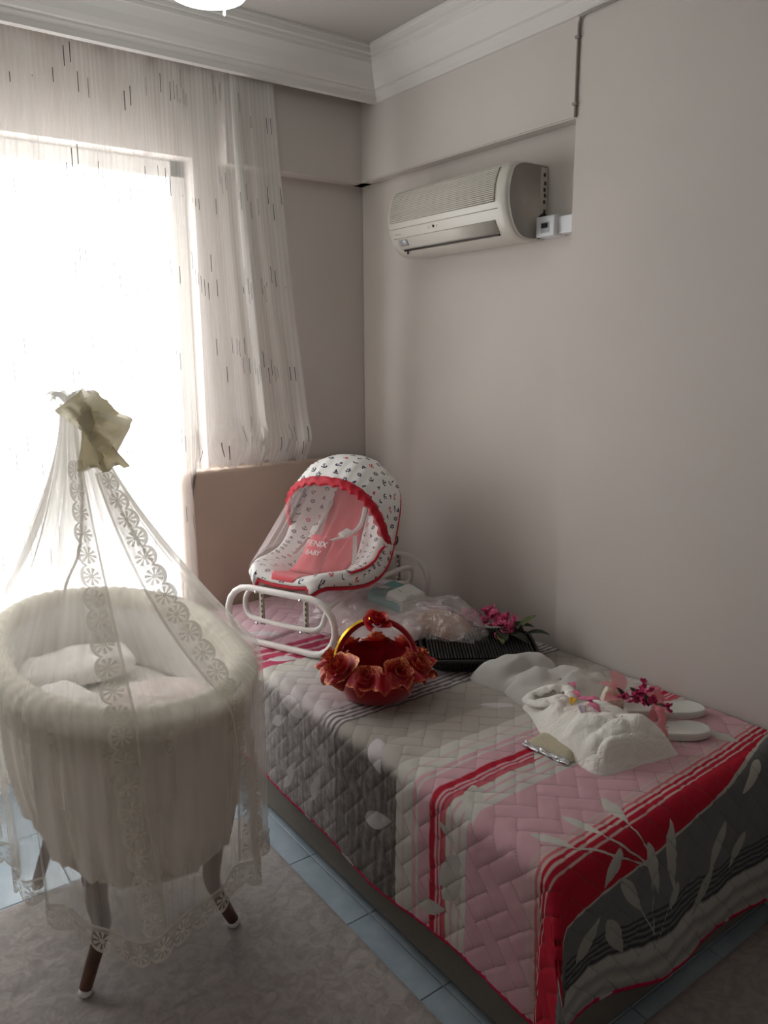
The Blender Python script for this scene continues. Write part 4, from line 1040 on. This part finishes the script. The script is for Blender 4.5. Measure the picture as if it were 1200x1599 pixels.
# turned-over front layer and ruffled collar
dr2 = [(1.600,1.262),(1.665,1.215),(1.676,1.13),(1.655,1.03),(1.60,1.022),(1.50,1.045),(1.425,1.070),(1.44,1.125),(1.52,1.20)]
heap('turned_over_layer', dr2, lambda x, y, r: .515 + .060*(1-r**3.2) + (.011*np.abs(np.sin((x*.35+y*.93)*36+6*fbm(x*3, y*3, 3)))**.9 + .008*fbm(x*16, y*16, 33) + .024*np.abs(fbm(x*12, y*12, 43)))*(1-r**5), M['white_tex'], GM, None, 60, 14)
A = []
cl = catmull([(1.53,1.43,.535),(1.60,1.41,.560),(1.645,1.35,.566),(1.60,1.30,.560),(1.53,1.31,.556),(1.505,1.37,.540)], 24, True)
for k, s in enumerate(np.linspace(0, 1, 5)):
    th = np.arange(len(cl)); c0 = cl.mean(0); d_ = cl-c0; d_ /= np.linalg.norm(d_, axis=1)[:, None]
    A.append(cl - d_*(.034*s)[..., None] + np.column_stack([0*th, 0*th, .010*math.sin(PI*s) + .0035*s*np.sin(th*.42) + .004*s*np.sin(th*.23+1)]) - np.array(GM.location))
o = mesh('collar_ruffle', *gridVF(np.array(A), False, True), M['white_tex'], GM); solid(o, .0015, 0)
for k, (x, y, z, L, rz, ry, mt) in enumerate(((1.598,1.325,.582,.045,-2.0,-.2,'ribbon_pink'), (1.570,1.290,.580,.045,-1.9,.0,'ribbon_pink'), (1.548,1.262,.578,.040,-2.6,.1,'ribbon_yellow'), (1.548,1.252,.580,.050,-1.3,.1,'ribbon_pink'),
        (1.545,1.215,.580,.045,-1.6,.2,'ribbon_pink'), (1.530,1.228,.576,.045,-2.2,.25,'ribbon_lilac'), (1.555,1.225,.584,.035,-.7,.0,'ribbon_pink'), (1.522,1.215,.566,.04,-1.9,.3,'ribbon_lilac'))):
    V, F = place(leafVF(L, .011, .3), np.array((x, y, z+.016)) - np.array(GM.location), (0, ry, rz)); o = mesh('ribbon', V, F, M[mt], GM); solid(o, .0012, 0)
# ------------------------------------------------------------------ packet
PKT = empty('foil_packet', (1.42, 1.215, .508), -.36+PI/2*0); tag(PKT, 'flat cream packet with silver foil edge in front of the white garment', 'packet')
def flatpack(x0, x1, y0, y1, zt, n=12):
    return None
A = np.array([[(-.036+.072*u, -.068+.136*v, .004 + .016*(max(0, 1-abs(2*u-1)**5)*max(0, 1-abs(2*v-1)**6))**.6 + .002*float(fbm(u*5, v*6, 4))) for v in np.linspace(0, 1, 16)] for u in np.linspace(0, 1, 12)])
Bm = A[::-1].copy(); Bm[..., 2] = .001
V, F = join([gridVF(A), gridVF(Bm)]); mesh('packet_body', V, [f[::-1] for f in F], M['packet'], PKT)
A = np.array([[(-.036-.016*u, -.068+.136*v, .010-.006*u + .008*float(fbm(u*4, v*9, 14))) for v in np.linspace(0, 1, 26)] for u in np.linspace(0, 1, 5)])
o = mesh('foil_edge', *gridVF(A), M['foil'], PKT); solid(o, .001, 0)
PKT.rotation_euler = (0, 0, .10); PKT.location = (1.425, 1.212, .508)

# ------------------------------------------------------------------ slippers
def slipper(loc, rz, label):
    e = empty('slipper', loc, rz); tag(e, label, 'slipper', 'white slippers with pink straps')
    out = catmull([(-.105, -.020), (-.112, .004), (-.10, .028), (-.05, .032), (.02, .036), (.075, .040), (.108, .022), (.115, 0), (.105, -.024), (.06, -.038), (0, -.034), (-.05, -.028)], 6, True)
    A = np.array([np.column_stack([out*s, np.full(len(out), z)]) for s, z in ((.93, 0), (.99, .004), (1.0, .014), (.985, .020), (.93, .021), (.88, .0185), (.45, .018), (.02, .018))])
    V, F = gridVF(A, False, True); n = len(out); F.append(tuple(range(n-1, -1, -1))); F.append(tuple(7*n+k for k in range(n))); mesh('sole', V, F, M['sole'], e)
    st = []
    for a in np.linspace(0, PI, 24): st.append([(-.025+k*.011+.003*math.sin(a*9), .039*math.cos(a), .008+.070*math.sin(a)+.003*math.sin(a*11+k)) for k in (-1, 0, 1)])
    o = mesh('organza_strap', *gridVF(np.array(st)), M['pink_org'], e); solid(o, .0012, 0); return e
slipper((1.712, 1.088, .509), -.62, 'white foam slipper nearest the red band of the bedspread')
slipper((1.812, 1.165, .509), -.62, 'white foam slipper against the wall behind the other slipper')
# ------------------------------------------------------------------ small corsage and lace piece
CG = empty('flower_corsage', (1.715, 1.185, .562)); tag(CG, 'small magenta flower corsage with pink tulle resting on the slippers', 'corsage')
bl = floret(.012, 5); bme = None
for k in range(26):
    p = np.array((rs.normal()*.022, rs.normal()*.026, abs(rs.normal())*.014))
    if bme is None: o = mesh('blossom', *bl, M['magenta'], CG); bme = o.data
    else: o = link('blossom', bme, CG)
    solid(o, .001, 0); o.location = p + np.array((.01*(k % 2), -.03*(k % 2), .006)); o.rotation_euler = (rs.uniform(-1, 1), rs.uniform(-1.3, .3), rs.uniform(0, 6)); s_ = rs.uniform(.8, 1.2); o.scale = (s_, s_, s_)
for k in range(9):
    V, F = place(leafVF(.034, .009), (rs.normal()*.012-.004, -.022+rs.normal()*.024, .012), (0, rs.uniform(-.9, .1), rs.uniform(-3.1, 3.1))); o = mesh('leaf', V, F, M['leaf'], CG); solid(o, .001, 0)
for (x, y, z, L, rz, ry) in ((-.01, .04, .005, .075, 2.2, -.4), (.0, .05, .01, .07, 1.3, -.7), (-.02, .03, 0, .06, 2.8, -.1), (.01, -.02, .0, .07, -1.2, .2)):
    V, F = place(leafVF(L, .026, .3), (x, y, z), (0, ry, rz)); o = mesh('pink_tulle_loop', V, F, M['pink_org'], CG)
lc = [(1.665,1.262),(1.69,1.295),(1.745,1.318),(1.775,1.295),(1.760,1.255),(1.715,1.235)]
LP = empty('lace_cloth', (1.72, 1.275, .507)); tag(LP, 'crumpled cream lace piece standing behind the garment by the wall', 'lace')
heap('crumpled_lace', lc, lambda x, y, r: .509 + .070*(1-r**2.5) + .022*fbm(x*40, y*40, 3), M['lace_cream'], LP, None, 16)
